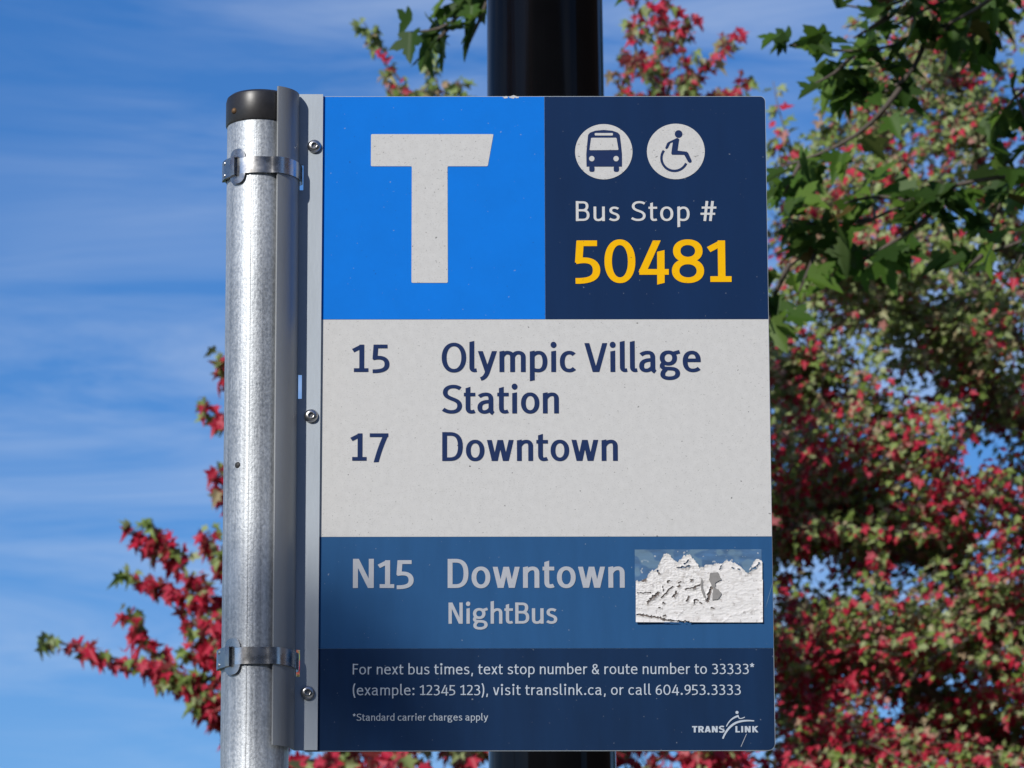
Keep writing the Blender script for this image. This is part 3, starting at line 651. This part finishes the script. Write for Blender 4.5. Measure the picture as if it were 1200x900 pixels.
for i in range(nx+1):
    for j in range(ny+1):
        u, v = 100+(1092-100)*i/nx, 115+(665-115)*j/ny
        px_, py_ = u+4*mnoise.noise((u*.03, v*.03, 1)), v
        ey = edge_y(u)+12*mnoise.noise((u*.06, v*.05, 5))+9*mnoise.noise((u*.21, v*.2, 8))
        k_ = py_ > ey and not (u > 1090 and v < 330)
        h = .0005
        w1 = 1-abs(mnoise.noise((u*.013, v*.022, 2)))*2; w2 = 1-abs(mnoise.noise((u*.035, v*.075, 7)))*2
        h += .00022*max(0, w1)**3+.00010*max(0, w2)**2+.00008*mnoise.noise((u*.12, v*.2, 4))
        if u < 640 and v < 530: h += .0005*max(0, w2)**2*(.6+.4*mnoise.noise((u*.02, v*.02, 11)))
        de = py_-ey
        if 0 < de < 22: h += .0006*(1-de/22)*(.6+.8*abs(mnoise.noise((u*.05, v*.05, 9))))
        for (a, b_, w) in tears:
            d, sd = seg_d(u+9*mnoise.noise((u*.035, v*.035, 21)), v+9*mnoise.noise((u*.04, v*.04, 23)), a, b_)
            if d < w*(.62+1.1*mnoise.noise((u*.11, v*.11, 3))) and w > 2.4: k_ = False
            elif d < w+13:
                h += (.0006 if w > 2.4 else .0003)*(1-max(0, d-w)/13)*(1 if sd > 0 else .35)
        h += .0011*max(0, (v-600)/65)**2*max(0, 1-(u-100)/900)+.0005*max(0, (v-620)/45)
        h += .0006*max(0, (u-1060)/30)
        keep[i, j] = k_
        X, Z = q6(u, v); vs.append((X, -.0006-h, Z))
for i in range(nx):
    for j in range(ny):
        if keep[i:i+2, j:j+2].all():
            fs.append((i*(ny+1)+j, i*(ny+1)+j+1, (i+1)*(ny+1)+j+1, (i+1)*(ny+1)+j))
used = sorted({a for f in fs for a in f}); remap = {a: b_ for b_, a in enumerate(used)}
m = MB(); m.add([vs[a] for a in used], [tuple(remap[a] for a in f) for f in fs]); m.build('paper', M['paper'], stk, True)
def ragged(p, amp=4.5):
    o = []
    for a, b_ in zip(p, p[1:]+p[:1]):
        n = max(1, int(math.dist(a, b_)/9))
        for i in range(n):
            x, y = a[0]+(b_[0]-a[0])*i/n, a[1]+(b_[1]-a[1])*i/n
            o.append((x+amp*mnoise.noise((x*.09, y*.09, 1)), y+amp*mnoise.noise((x*.09, y*.09, 6))))
    return o
m = MB()
cres = [(680, 278), (740, 275), (771, 332), (724, 352), (716, 395), (745, 408), (771, 440), (745, 484), (697, 490), (700, 440), (704, 400), (694, 385), (672, 330)]
m.prism([q6(*p) for p in ragged(cres)][::-1], -.0021, -.0019)
m.build('grey_scrap', M['greyp'], stk)
m = MB(); m.prism([q6(*p) for p in ragged([(612, 318), (622, 330), (626, 400), (650, 470), (658, 492), (632, 468), (612, 420), (606, 360)])][::-1], -.0019, -.0017)
m.build('grey_scrap', M['greyp'], stk)

# ------------------------------------------------------------------ black lamp post behind the sign
YL = 1.75
ct, cb = at(638.8, 60, YL), at(647.3, 890, YL)
rt = (at(707, 60, YL).x-at(570.5, 60, YL).x)/2; rb = (at(722, 890, YL).x-at(572.5, 890, YL).x)/2
LX = (ct.x+cb.x)/2
sl_ = (rb-rt)/(ct.z-cb.z)
rad = lambda z: rt-(z-ct.z)*sl_*1.0
lp = empty('lamp_post', (LX, YL, 0), 'thick glossy black lamp post standing behind the bus stop sign', 'lamp post')
tx = (ct.x-cb.x)/(ct.z-cb.z)
m = MB(); m.lathe([(rad(0), .0), (rad(1.2), 1.2), (rad(3), 3.0), (rad(4), 4.0), (rad(6.2), 6.2), (rad(6.2)*.6, 6.25)], 64, 0, 0)
m.v = [(v[0]+cb.x+tx*(v[2]-cb.z), v[1]+YL, v[2]) for v in m.v]
m.build('shaft', M['paint'], lp, 'auto')
m = MB(); m.lathe([(.24, .0), (.24, .05), (.2, .08), (.17, .35), (.15, .9), (.125, .95)], 48, LX, YL); m.build('base_skirt', M['paint'], lp, 'auto')
m = MB(); m.tube([(LX, YL, 6.15), (LX+.2, YL-.5, 6.6), (LX+.5, YL-1.6, 6.9), (LX+.6, YL-2.2, 6.9)], [.05, .045, .04, .035], 16); m.build('arm', M['paint'], lp, 'auto')
m = MB(); m.lathe([(.01, 6.98), (.12, 6.96), (.2, 6.9), (.22, 6.84), (.2, 6.8)], 32, LX+.6, YL-2.3); m.build('lamp_head', M['paint'], lp, 'auto')

# ------------------------------------------------------------------ trees
LEAF_S = [(0, 0), (.20, -.05), (.44, .10), (.27, .26), (.56, .56), (.21, .54), (0, 1.0)]
LEAF_L = [(0, 0), (.12, -.06), (.32, -.03), (.43, .05), (.35, .13), (.29, .22), (.45, .30), (.55, .46), (.64, .62), (.48, .59), (.40, .64), (.21, .55), (.24, .72), (.15, .78), (.11, .90), (0, 1.06)]
FOLD = (.30, .26)
def leaf_mesh(name, tpl, pos, nrm, tip, size, tint, mt, parent, fold=.32, curl=.26):
    """one mesh of many single maple leaves, each a blade folded along its midrib"""
    n = len(pos); k = len(tpl); t = np.array(tpl)
    half = np.stack([t[:, 0], t[:, 1]], 1); other = np.stack([-t[1:-1, 0], t[1:-1, 1]], 1)
    P = np.concatenate([half, other]); K = len(P)
    fold, curl = FOLD
    fold_ = fold*(1+.8*RNG.standard_normal(n))[:, None]; curl_ = curl*(1+.8*RNG.standard_normal(n))[:, None]
    zz = np.abs(P[:, 0])[None]*fold_-(P[:, 1]**2)[None]*curl_
    nrm = nrm/np.linalg.norm(nrm, axis=1, keepdims=True)
    tip = tip-nrm*np.sum(tip*nrm, 1, keepdims=True); tip /= np.linalg.norm(tip, axis=1, keepdims=True)+1e-9
    sx = np.cross(tip, nrm)
    V = pos[:, None, :]+size[:, None, None]*(P[None, :, 0:1]*sx[:, None]+P[None, :, 1:2]*tip[:, None]+zz[:, :, None]*nrm[:, None])
    V = V.reshape(-1, 3)
    fa = np.arange(k); fb = np.concatenate([[0], [k-1], np.arange(K-1, k-1, -1)])
    # right half runs 0..k-1, left half 0, tip, then back down
    loops = (np.concatenate([fa, fb])[None]+np.arange(n)[:, None]*K).ravel()
    me = bpy.data.meshes.new(name); me.vertices.add(n*K); me.vertices.foreach_set('co', V.astype(np.float32).ravel())
    me.loops.add(len(loops)); me.loops.foreach_set('vertex_index', loops.astype(np.int32))
    tot = np.tile([k, len(fb)], n); st_ = np.concatenate([[0], np.cumsum(tot)[:-1]])
    me.polygons.add(2*n); me.polygons.foreach_set('loop_start', st_.astype(np.int32)); me.polygons.foreach_set('loop_total', tot.astype(np.int32))
    at_ = me.attributes.new('tint', 'FLOAT', 'FACE'); at_.data.foreach_set('value', np.repeat(tint, 2).astype(np.float32))
    me.materials.append(mt); me.update(calc_edges=True); me.validate()
    o = bpy.data.objects.new(name, me); COL.objects.link(o)
    if parent is not None: o.parent = parent; o.location = -root_loc(parent)
    return o
def resample(pts, step):
    pts = np.array([tuple(p) for p in pts], float); d = np.r_[0, np.cumsum(np.linalg.norm(np.diff(pts, axis=0), axis=1))]
    n = max(3, int(d[-1]/step)+1); s = np.linspace(0, d[-1], n)
    # gentle smoothing of the polyline
    q = np.stack([np.interp(s, d, pts[:, i]) for i in range(3)], 1)
    for _ in range(2): q[1:-1] = (q[:-2]+2*q[1:-1]+q[2:])/4
    return q, s/d[-1], d[-1]
class Crown:
    def __init__(s): s.p = []; s.n = []; s.t = []; s.s = []; s.c = []; s.w = MB(); s.face = .9
    def twig(s, pts, r0, r1, seg=5, step=.08):
        q, u, l = resample(pts, step); s.w.tube(q, [r0+(r1-r0)*x for x in u], seg); return q, u, l
    def leaves(s, q, u, spacing, size, spread, tint, start=.0, droop=.5, upw=.5, tipgreen=0.0):
        """leaves in opposite pairs along a twig"""
        d = np.r_[0, np.cumsum(np.linalg.norm(np.diff(q, axis=0), axis=1))]
        L_ = d[-1]; k = max(2, int(L_*(1-start)/spacing)); ss = start*L_+RNG.random(k)*L_*(1-start)
        c = np.stack([np.interp(ss, d, q[:, i]) for i in range(3)], 1)
        dirs = RNG.standard_normal((k, 3)); dirs[:, 2] *= .7; dirs /= np.linalg.norm(dirs, axis=1, keepdims=True)
        off = (spread*(.25+.75*RNG.random(k))*(1-.55*tipgreen*ss/L_))[:, None]
        s.p.append(c+dirs*off)
        nn = RNG.standard_normal((k, 3))*.75+np.array(TOSUN)*s.face+np.array([0, 0, upw]); s.n.append(nn)
        tt = dirs*.8+np.array([0, 0, -droop])+RNG.standard_normal((k, 3))*.25; s.t.append(tt)
        s.s.append(size*(.65+.6*RNG.random(k)))
        f = np.clip((ss/L_-.91)/.07, 0, 1)*tipgreen
        s.c.append(np.clip(tint(c)*(1-f)+(.08+.2*RNG.random(k))*f, 0, 1))
    def spurs(s, q, u, step, size, tint, tip_tint, start=.08, reach=.09, per=5, up=.5):
        """short side shoots along a twig, each ending in a small spray of leaves"""
        d = np.r_[0, np.cumsum(np.linalg.norm(np.diff(q, axis=0), axis=1))]; L_ = d[-1]; x = start*L_
        while x < L_:
            c = np.array([np.interp(x, d, q[:, i]) for i in range(3)]); f = x/L_
            t = np.array([np.interp(min(L_, x+.05), d, q[:, i]) for i in range(3)])-c
            v = RNG.standard_normal(3); v -= t*np.dot(v, t)/(np.dot(t, t)+1e-9); v /= np.linalg.norm(v)
            v = v*.8+t/(np.linalg.norm(t)+1e-6)*.7+np.array([0, 0, up*RNG.random()]); v /= np.linalg.norm(v)
            ln = reach*(.25+.9*RNG.random())*(1.1-.6*f); e = c+v*ln
            s.w.tube([c, c+v*ln*.5+[0, 0, .004], e], [.002, .0016, .001], 4)
            k = max(2, int(per*(.5+RNG.random())))
            dirs = RNG.standard_normal((k, 3)); dirs /= np.linalg.norm(dirs, axis=1, keepdims=True)
            s.p.append(c+(e-c)*(.5+.5*RNG.random(k))[:, None]+dirs*.022)
            s.n.append(RNG.standard_normal((k, 3))*.7+np.array(TOSUN)*s.face+np.array([0, 0, .3]))
            s.t.append(dirs*.7+v*.3+np.array([0, 0, -1.0])); s.s.append(size*(.55+.75*RNG.random(k)))
            tp = tip_tint if (f > .93 or RNG.random() < .09) else tint
            s.c.append(tp(s.p[-1])); x += step*(.5+RNG.random())
    def finish(s, tree, tpl, mt, bark, name='crown'):
        s.w.build('branches', bark, tree, True)
        return leaf_mesh(name, tpl, np.concatenate(s.p), np.concatenate(s.n), np.concatenate(s.t), np.concatenate(s.s), np.concatenate(s.c), mt, tree)
def wobble(a, b_, amp, k=5, sag=0.0):
    a, b_ = np.array(a, float), np.array(b_, float); l = np.linalg.norm(b_-a); o = []
    for i in range(k+1):
        t = i/k; p = a+(b_-a)*t+RNG.standard_normal(3)*amp*l*(0 if i in (0, k) else 1)
        p[2] += sag*l*4*t*(1-t); o.append(p)
    return o
def grow(cr, limbs, n, sample, spacing, size, spread, tint, lo=.35, hi=1.0, tw=.006, tipgreen=0.25, start=.15):
    """side twigs reaching from the nearest limb to sampled points of the crown"""
    LP_ = np.concatenate([q for q in limbs])
    for _ in range(n):
        e = sample()
        if e is None: continue
        d = LP_-e; d2 = np.sum(d*d, 1)+np.where(d[:, 2] > 0, 1.5*d[:, 2]**2, 0)
        b_ = LP_[np.argmin(d2)]; v = e-b_; l = np.linalg.norm(v)
        if l > hi: b_ = e-v/l*hi
        pts = wobble(b_, e, .07, 4, .06)
        q, u, L_ = cr.twig(pts, tw, tw*.3, 4, .12)
        cr.leaves(q, u, spacing, size, spread, tint, start, tipgreen=tipgreen)

YR = 15.5                                    # the red maples stand about 20 m from the camera
def px2(x, y, Y=YR): return np.array(at(x, y, Y))
def red_tint(base_red, zlo, zhi, top_red):
    def f(c):
        h = np.clip((c[:, 2]-zlo)/(zhi-zlo), 0, 1); k = len(c)
        cl = np.array([mnoise.noise((x*1.6, y*1.6, z*1.6)) for x, y, z in c])*.9
        p = base_red*(1-h)+top_red*h+cl*.55
        red = RNG.random(k) < np.clip(p, 0.05, .95)
        return np.where(red, .60+.36*RNG.random(k), np.where(RNG.random(k) < .36, .32+.18*RNG.random(k), .36*RNG.random(k)))
    return f
zl, zh = at(600, 900, YR).z, at(600, 0, YR).z

FOLD = (.36, .48)
RNG = np.random.default_rng(11)
# ---- red maple behind the sign, its branches reaching out past the pole on the left
tb = px2(690, 900); tb[2] = 0
treeA = empty('red_maple_tree', tb, 'maple with crimson branches reaching left past the galvanised pole, behind the sign', 'tree', 'red maples behind the bus stop')
top = px2(660, -60)
trunk = MB(); tq, tu, tl_ = resample([tb-[0, 0, .2], tb+[.03, 0, 1.5], px2(680, 900), px2(650, 500), px2(640, 200), px2(655, 60)], .25)
trunk.tube(tq, [.15*(1-.93*x)+.008 for x in tu], 12); trunk.build('trunk', M['bark'], treeA, True)
A = Crown(); limbsA = [tq[len(tq)//2:]]
def tA(p, dy=0.0, Y=YR): return [px2(x, y, Y+dy) for x, y in p]
limb_px = [[(690, 900), (560, 860), (420, 830), (320, 800)], [(680, 760), (560, 700), (400, 640), (310, 640)], [(660, 620), (560, 540), (450, 520), (400, 560)], [(650, 460), (560, 330), (500, 220), (480, 140)],
           [(650, 520), (740, 420), (800, 300), (830, 200)], [(670, 700), (780, 640), (850, 520), (880, 420)], [(690, 880), (800, 840), (880, 760)], [(650, 380), (700, 260), (770, 160), (785, 100)], [(700, 980), (560, 960), (380, 950), (260, 960)], [(700, 980), (820, 950), (900, 930)]]
for i, lpx in enumerate(limb_px):
    q, u, l = A.twig(tA(lpx, 0), .026, .009, 7, .1)
    q[:, 1] += np.sin(u*2.2+i)*.0; limbsA.append(q)
def sampA():
    for _ in range(60):
        x, y = 300+RNG.random()*590, 130+RNG.random()*950
        # within an egg-shaped outline that stays behind the sign
        if x < 400 and y < 620: continue
        if abs((x-620)/330)**2+abs((y-640)/520)**2 < 1: return px2(x, y, YR+RNG.normal()*.55)
    return None
tintA = red_tint(.72, zl, zh, .38)
grow(A, limbsA, 430, sampA, .016, .062, .09, tintA, hi=.75)
# the undergrowth of leaf seen just below the sign's lower edge
def sampA2(): return px2(300+RNG.random()*620, 868+RNG.random()*260, YR+RNG.normal()*.6)
grow(A, limbsA, 170, sampA2, .015, .062, .09, red_tint(.85, zl, zh, .6), hi=.6)
redL = lambda c: np.where(RNG.random(len(c)) < .9, .62+.36*RNG.random(len(c)), .12+.3*RNG.random(len(c)))
grnL = lambda c: .05+.33*RNG.random(len(c))
left = [[(330, 905), (262, 850), (225, 808), (180, 782), (130, 770), (90, 762), (52, 745)], [(215, 800), (185, 770), (163, 740), (152, 716)], [(320, 850), (262, 800), (238, 752), (222, 712), (205, 690), (165, 686), (143, 672)],
        [(300, 800), (262, 740), (235, 700), (215, 665), (190, 634), (178, 612)], [(212, 662), (186, 640), (163, 640), (153, 620)], [(290, 700), (268, 670), (252, 648), (244, 622)], [(300, 610), (272, 590), (258, 570), (252, 548)],
        [(285, 510), (262, 497), (248, 485), (238, 466)], [(285, 460), (270, 450), (261, 437), (257, 414)], [(330, 860), (270, 830), (240, 815), (215, 795)], [(320, 800), (270, 770), (245, 770), (220, 765)], [(300, 760), (270, 720), (252, 700), (238, 690)], [(300, 720), (275, 690), (262, 660)],
        [(330, 960), (280, 930), (250, 915)], [(262, 800), (236, 790), (212, 800), (200, 790)], [(275, 790), (250, 745), (240, 725)], [(210, 800), (190, 790), (170, 775), (160, 780)], [(270, 820), (255, 820), (238, 825)]]
for i, tw in enumerate(left):
    q, u, l = A.twig(tA(tw, RNG.normal()*.12), .011, .0025, 5, .06)
    A.spurs(q, u, .0185, .055, redL, grnL, .05, .068, 4)
spT = red_tint(.3, zl, zh, .6)
spire = [[(520, 240), (490, 170), (478, 125), (462, 95), (448, 68), (436, 40), (428, 28)], [(478, 130), (495, 108), (505, 95)], [(540, 240), (520, 160), (515, 120), (510, 85), (506, 60)], [(520, 150), (534, 118), (540, 100)], [(480, 170), (470, 130), (466, 108)],
         [(790, 230), (775, 150), (776, 100), (772, 60), (780, 20), (786, -10)], [(776, 110), (750, 80), (742, 55), (745, 10), (742, -10)], [(776, 70), (800, 45), (808, 20)], [(780, 160), (800, 110), (825, 80), (845, 60), (862, 38)], [(800, 150), (835, 125), (862, 105), (880, 92)], [(780, 150), (745, 120), (725, 100), (718, 90)], [(772, 100), (735, 60), (728, 66)], [(790, 130), (800, 95), (812, 60)], [(775, 60), (762, 28), (765, 0)], [(560, 200), (548, 150), (546, 118)], [(760, 180), (740, 140), (730, 115)], [(860, 190), (872, 140), (868, 116)]]
for tw in spire:
    q, u, l = A.twig(tA(tw, RNG.normal()*.15), .008, .002, 5, .06)
    A.spurs(q, u, .027, .048, red_tint(.2, zl, zh, .42) if tw[0][0] > 700 else red_tint(.06, zl, zh, .06), grnL if tw[0][0] < 700 else spT, .05, .07, 5)
A.finish(treeA, LEAF_S, M['redleaf'], M['bark'])

FOLD = (.30, .26)
RNG = np.random.default_rng(12)
# ---- the larger red maple on the right
YB = 16.5
tbB = px2(1330, 900, YB); tbB[2] = 0
treeB = empty('red_maple_tree', tbB, 'big red and green speckled maple filling the background right of the sign', 'tree', 'red maples behind the bus stop')
B = Crown(); B.face = 1.7
trunk = MB(); tq, tu, tl_ = resample([tbB-[0, 0, .2], tbB+[.02, 0, 1.6], px2(1325, 900, YB), px2(1310, 500, YB), px2(1290, 200, YB), px2(1260, -220, YB)], .25)
trunk.tube(tq, [.19*(1-.93*x)+.01 for x in tu], 12); trunk.build('trunk', M['bark'], treeB, True)
limbsB = [tq[len(tq)//3:]]
for i, lpx in enumerate([[(1190, 900), (1080, 800), (1000, 770), (930, 780)], [(1195, 800), (1100, 740), (1020, 770), (950, 830)], [(1200, 720), (1110, 745), (1030, 790), (960, 760)], [(1200, 600), (1100, 560), (1010, 480), (940, 470)], [(1200, 500), (1110, 400), (1020, 330), (950, 300)],
           [(1190, 400), (1120, 280), (1060, 190), (1010, 130)], [(1185, 300), (1140, 160), (1110, 60), (1090, 10)], [(1190, 850), (1290, 760), (1400, 700), (1500, 690)], [(1200, 650), (1300, 560), (1400, 480), (1480, 440)], [(1195, 450), (1280, 340), (1370, 240), (1430, 190)],
           [(1185, 250), (1250, 120), (1300, 0)], [(1190, 950), (1060, 930), (960, 940), (900, 960)], [(1195, 750), (1060, 640), (980, 610), (920, 620)], [(1190, 980), (1300, 960), (1450, 980)], [(1195, 880), (1100, 860), (1020, 890), (950, 870)]]):
    for dy in ((0,) if i % 2 else (-.5, .5)):
        pts = [px2(x, y, YB+dy*(j/2)) for j, (x, y) in enumerate(lpx)]
        q, u, l = B.twig(pts, .030, .010, 7, .1); limbsB.append(q)
holes = [(1055, 572, 28, 20), (1140, 535, 26, 16), (1068, 675, 24, 26), (990, 745, 20, 16), (1000, 790, 30, 14), (925, 100, 60, 60), (1195, 40, 20, 36)]
def sampB(x0, x1, y0, y1):
    def f():
        for _ in range(80):
            x, y = x0+RNG.random()*(x1-x0), y0+RNG.random()*(y1-y0)
            if abs((x-1200)/330)**2.2+abs((y-560)/650)**2.2 > 1: continue
            if any(((x-a)/(c*1.2))**2+((y-b_)/(d*1.2))**2 < 1 for a, b_, c, d in holes): continue
            if y < 330 and RNG.random() < .25: continue
            return px2(x, y, YB+RNG.normal()*.5)
        return None
    return f
tintB = red_tint(.42, at(1050, 800, YB).z, at(1050, 380, YB).z, .18)
grow(B, limbsB, 1650, sampB(885, 1240, -60, 960), .0105, .038, .075, tintB, hi=.7, tw=.004)
grow(B, limbsB, 420, sampB(885, 1240, 600, 960), .0105, .038, .075, tintB, hi=.7, tw=.004)
grow(B, limbsB, 420, sampB(1240, 1540, -90, 1150), .017, .055, .09, tintB, hi=.8, tw=.005)
grow(B, limbsB, 120, sampB(885, 1240, 960, 1180), .017, .055, .09, tintB, hi=.8, tw=.005)
for tw in [[(960, 240), (930, 180), (912, 130), (906, 95)], [(975, 200), (960, 150), (965, 110)], [(930, 260), (915, 190), (910, 160)], [(1000, 160), (985, 110), (975, 80)], [(1190, 60), (1185, 20), (1192, -20)]]:
    q, u, l = B.twig([px2(x, y, YB) for x, y in tw], .007, .002, 5, .06); B.leaves(q, u, .011, .052, .05, tintB, .1, tipgreen=.3)
for tw in [[(1240, 735), (1200, 730), (1150, 730), (1095, 750), (1045, 775), (1000, 795), (960, 830)], [(1150, 740), (1095, 770), (1045, 795), (980, 845), (955, 890)], [(1040, 760), (985, 765), (945, 775), (915, 812)], [(1120, 640), (1110, 590), (1114, 540), (1105, 480)], [(1022, 730), (1028, 690), (1026, 640), (1040, 580)]]:
    q, u, l = B.twig([px2(x, y, YB-.7+.25*mnoise.noise((x*.02, y*.02, 3))) for x, y in tw], .008, .0028, 6, .06); B.spurs(q, u, .035, .042, tintB, tintB, .0, .14, 6)
B.finish(treeB, LEAF_S, M['redleaf'], M['bark'])

RNG = np.random.default_rng(13)
# ---- nearer green maple, hanging in from above on the right
YG = 6.4
def pg(x, y, dy=0): return np.array(at(x, y, YG+dy))
tg = np.array([3.3, 7.6, 0.0])
treeG = empty('green_maple_tree', tg, 'nearer maple with large dark green leaves hanging in at the top right', 'tree')
trunk = MB(); tq, tu, _ = resample([tg-[0, 0, .2], tg+[0, 0, 1.5], tg+[-.1, -.1, 3.5], tg+[-.15, -.3, 5.5], tg+[-.3, -.5, 8.0]], .25)
trunk.tube(tq, [.2*(1-.85*x)+.01 for x in tu], 14); trunk.build('trunk', M['bark2'], treeG, True)
Gc = Crown(); top_l = pg(1330, -130); limbsG = [tq[len(tq)//2:]]
mains = [[tq[12], pg(1500, 0), pg(1330, -60), pg(1200, -70), pg(1000, -160), pg(760, -190), pg(600, -120)], [tq[10], pg(1500, 260), pg(1350, 220), pg(1260, 190)], [tq[13], pg(1500, -200, -.3), pg(1200, -330, -.5), pg(900, -380, -.6), pg(650, -330, -.5)], [tq[14], pg(1400, -420, .3), pg(1100, -560, .3), pg(800, -520, .2)], [tq[14], pg(1600, -300, -1), pg(1400, -500, -1.6)], [tq[15], pg(1900, -400, 0), pg(2100, -500, .5)]]
for mp_ in mains:
    q, u, l = Gc.twig(mp_, .045, .014, 8, .12); limbsG.append(q)
gtint = lambda c: np.where(RNG.random(len(c)) < .04, .9+.1*RNG.random(len(c)), .8*RNG.random(len(c)))
gt = [[(1230, -60), (1150, 8), (1085, 42), (1020, 62), (960, 58), (925, 52)], [(1085, 42), (1078, 75), (1055, 103), (1015, 118), (965, 95)], [(1130, -60), (1060, 5), (1010, 15), (985, 5)], [(1055, 103), (1025, 145), (985, 172), (940, 188), (910, 198)],
      [(1290, 60), (1210, 95), (1180, 120), (1165, 150)], [(1300, 195), (1190, 205), (1120, 215), (1070, 235), (1020, 258), (960, 285), (925, 312)], [(1120, 215), (1090, 255), (1055, 280), (1015, 300), (990, 325)], [(1070, 235), (1025, 228), (990, 238)],
      [(1300, 250), (1210, 278), (1150, 300), (1115, 312)], [(1280, 120), (1210, 165), (1175, 195)], [(1200, -60), (1130, -5), (1075, 12), (1050, 30)], [(1020, 258), (975, 262), (935, 265), (912, 250)], [(960, 285), (945, 330), (935, 345)], [(1150, 300), (1130, 318)], [(1190, 205), (1170, 235), (1165, 255)],
      [(640, -140), (590, -40), (555, 5), (520, 35), (478, 38)], [(580, -20), (562, 25), (548, 55)], [(560, -5), (530, -5), (515, -2)], [(525, 32), (515, 50), (500, 55)], [(940, 188), (925, 215), (918, 228)], [(1000, 64), (975, 90), (950, 100)], [(1040, 20), (1020, 35), (1000, 45)], [(1110, 25), (1100, 50), (1120, 60)], [(1150, 5), (1145, 40), (1130, 60)], [(1215, 160), (1195, 130), (1185, 100)], [(925, 310), (905, 350), (900, 380)], [(1215, 278), (1195, 300), (1190, 315)]]
for tw in gt:
    q, u, l = Gc.twig([pg(x, y, RNG.normal()*.06) for x, y in tw], .0065, .0022, 6, .05)
    Gc.leaves(q, u, .0225 if tw[0][0] > 700 else .022, .068, .05, gtint, .1, droop=.75, upw=.7)
def sampG():
    # crown overhead, out of frame, whose shade falls on the hanging branches
    x, y = 720+RNG.random()*1280, -190-RNG.random()*560
    if abs((x-1250)/720)**2+abs((y+400)/330)**2 > 1: return None
    p = pg(x, y, 0); p[1] += RNG.normal()*.8-.3; return p
grow(Gc, limbsG, 230, sampG, .032, .10, .09, gtint, hi=1.2, tw=.006, tipgreen=0)
def sampG2():
    return np.array([tg[0]-.6+RNG.random()*2.6, tg[1]-1.2+RNG.random()*2.6, 3.6+RNG.random()*3.5])
grow(Gc, limbsG, 150, sampG2, .03, .10, .1, gtint, hi=1.3, tw=.006, tipgreen=0)
FOLD = (.30, .34)
Gc.finish(treeG, LEAF_L, M['greenleaf'], M['bark2'])

FOLD = (.30, .26)
RNG = np.random.default_rng(14)
# ---- street maple behind the photographer whose crown softly shades the sign's lower third
def sunpt(P, t): return np.array(Vector(P)+TOSUN*t)
c0 = sunpt((-0.50, 0, 1.985), 12.0)
ts = np.array([c0[0], c0[1], 0])
treeS = empty('red_maple_tree', ts, 'street maple on the sunny side of the bus stop shading the foot of the sign', 'tree', 'street maples along the pavement')
trunk = MB(); tq, tu, _ = resample([ts-[0, 0, .2], ts+[.05, 0, 2.5], ts+[0, .1, 5.0], c0+[0, 0, -.3]], .3)
trunk.tube(tq, [.16*(1-.9*x)+.01 for x in tu], 10); trunk.build('trunk', M['bark'], treeS, True)
Sc = Crown(); limbsS = [tq[len(tq)//2:]]
for a in range(9):
    an = a*2.4; e = c0+np.array([math.cos(an)*1.5, math.sin(an)*1.5, -1.2+.18*a]); q, u, l = Sc.twig(wobble(tq[-6-(a % 4)], e, .05), .03, .01, 6, .15); limbsS.append(q)
def sampS():
    v = RNG.standard_normal(3); v /= np.linalg.norm(v); v *= RNG.random()**.4
    return c0+v*np.array([2.2, 2.2, 1.9])+np.array([0, 0, -1.6])
grow(Sc, limbsS, 260, sampS, .03, .075, .12, red_tint(1.3, 3, 9, 1.3), hi=1.2)
Sc.finish(treeS, LEAF_S, M['redleaf'], M['bark'])

# unseen copy of the tree on the left, added to reflect red in the lamp post
tr = treeS.copy(); COL.objects.link(tr); tr.location = (-9.6, -1.3, 0); tr['label'] = 'unseen maple left of the bus stop, added for a red reflection in the lamp post'
for ch in list(treeS.children):
    c = ch.copy(); COL.objects.link(c); c.parent = tr

# ------------------------------------------------------------------ unseen brick house across the road, added to darken the reflections
bh = empty('added_building', (2, -24, 0), 'unseen brown brick house behind the photographer, added to darken reflections in the metal', 'building')
M['brick'] = mat('brown_brick', (0.24, 0.19, 0.16), 0.9, var=.25, vscale=6)
M['pane'] = mat('window_pane', (0.02, 0.025, 0.03), 0.06)
m = MB(); m.box(-26, 34, -36, -24, 0, 13.0); m.build('wall', M['brick'], bh)
m = MB(); m.box(-26.3, 34.3, -36.3, -23.7, 13.0, 13.5); m.build('roof', M['concrete'], bh)
first = None
for fl in range(4):
    for k in range(15):
        x, z = -23.5+k*3.9, 1.0+fl*3.1
        if first is None:
            m = MB(); m.box(0, 1.5, -.02, .08, 0, .08); m.box(0, 1.5, -.02, .05, 1.62, 1.7); m.box(0, .07, -.02, .05, .08, 1.62); m.box(1.43, 1.5, -.02, .05, .08, 1.62)
            first = m.build('window', M['concrete'], bh)
            m = MB(); m.box(.07, 1.43, -.01, .012, .08, 1.62); pn = m.build('pane', M['pane']); pn.parent = first; w = first
        else:
            w = first.copy(); COL.objects.link(w); p2 = pn.copy(); COL.objects.link(p2); p2.parent = w
        w.location = (x-2, 0.003, z)

bs = empty('added_building', (20, -4, 0), 'unseen dark brick block right of the stop, added to darken the lamp post reflections', 'building')  # unseen block added so the lamp post's right half reflects something dark
M['brick2'] = mat('dark_brick', (0.075, 0.05, 0.042), 0.9, var=.25, vscale=6)
m = MB(); m.box(15, 27, -5.5, 14, 0, 15.0); m.build('wall', M['brick2'], bs)
m = MB(); m.box(14.8, 27.2, -5.7, 14.2, 15.0, 15.5); m.build('roof', M['concrete'], bs)
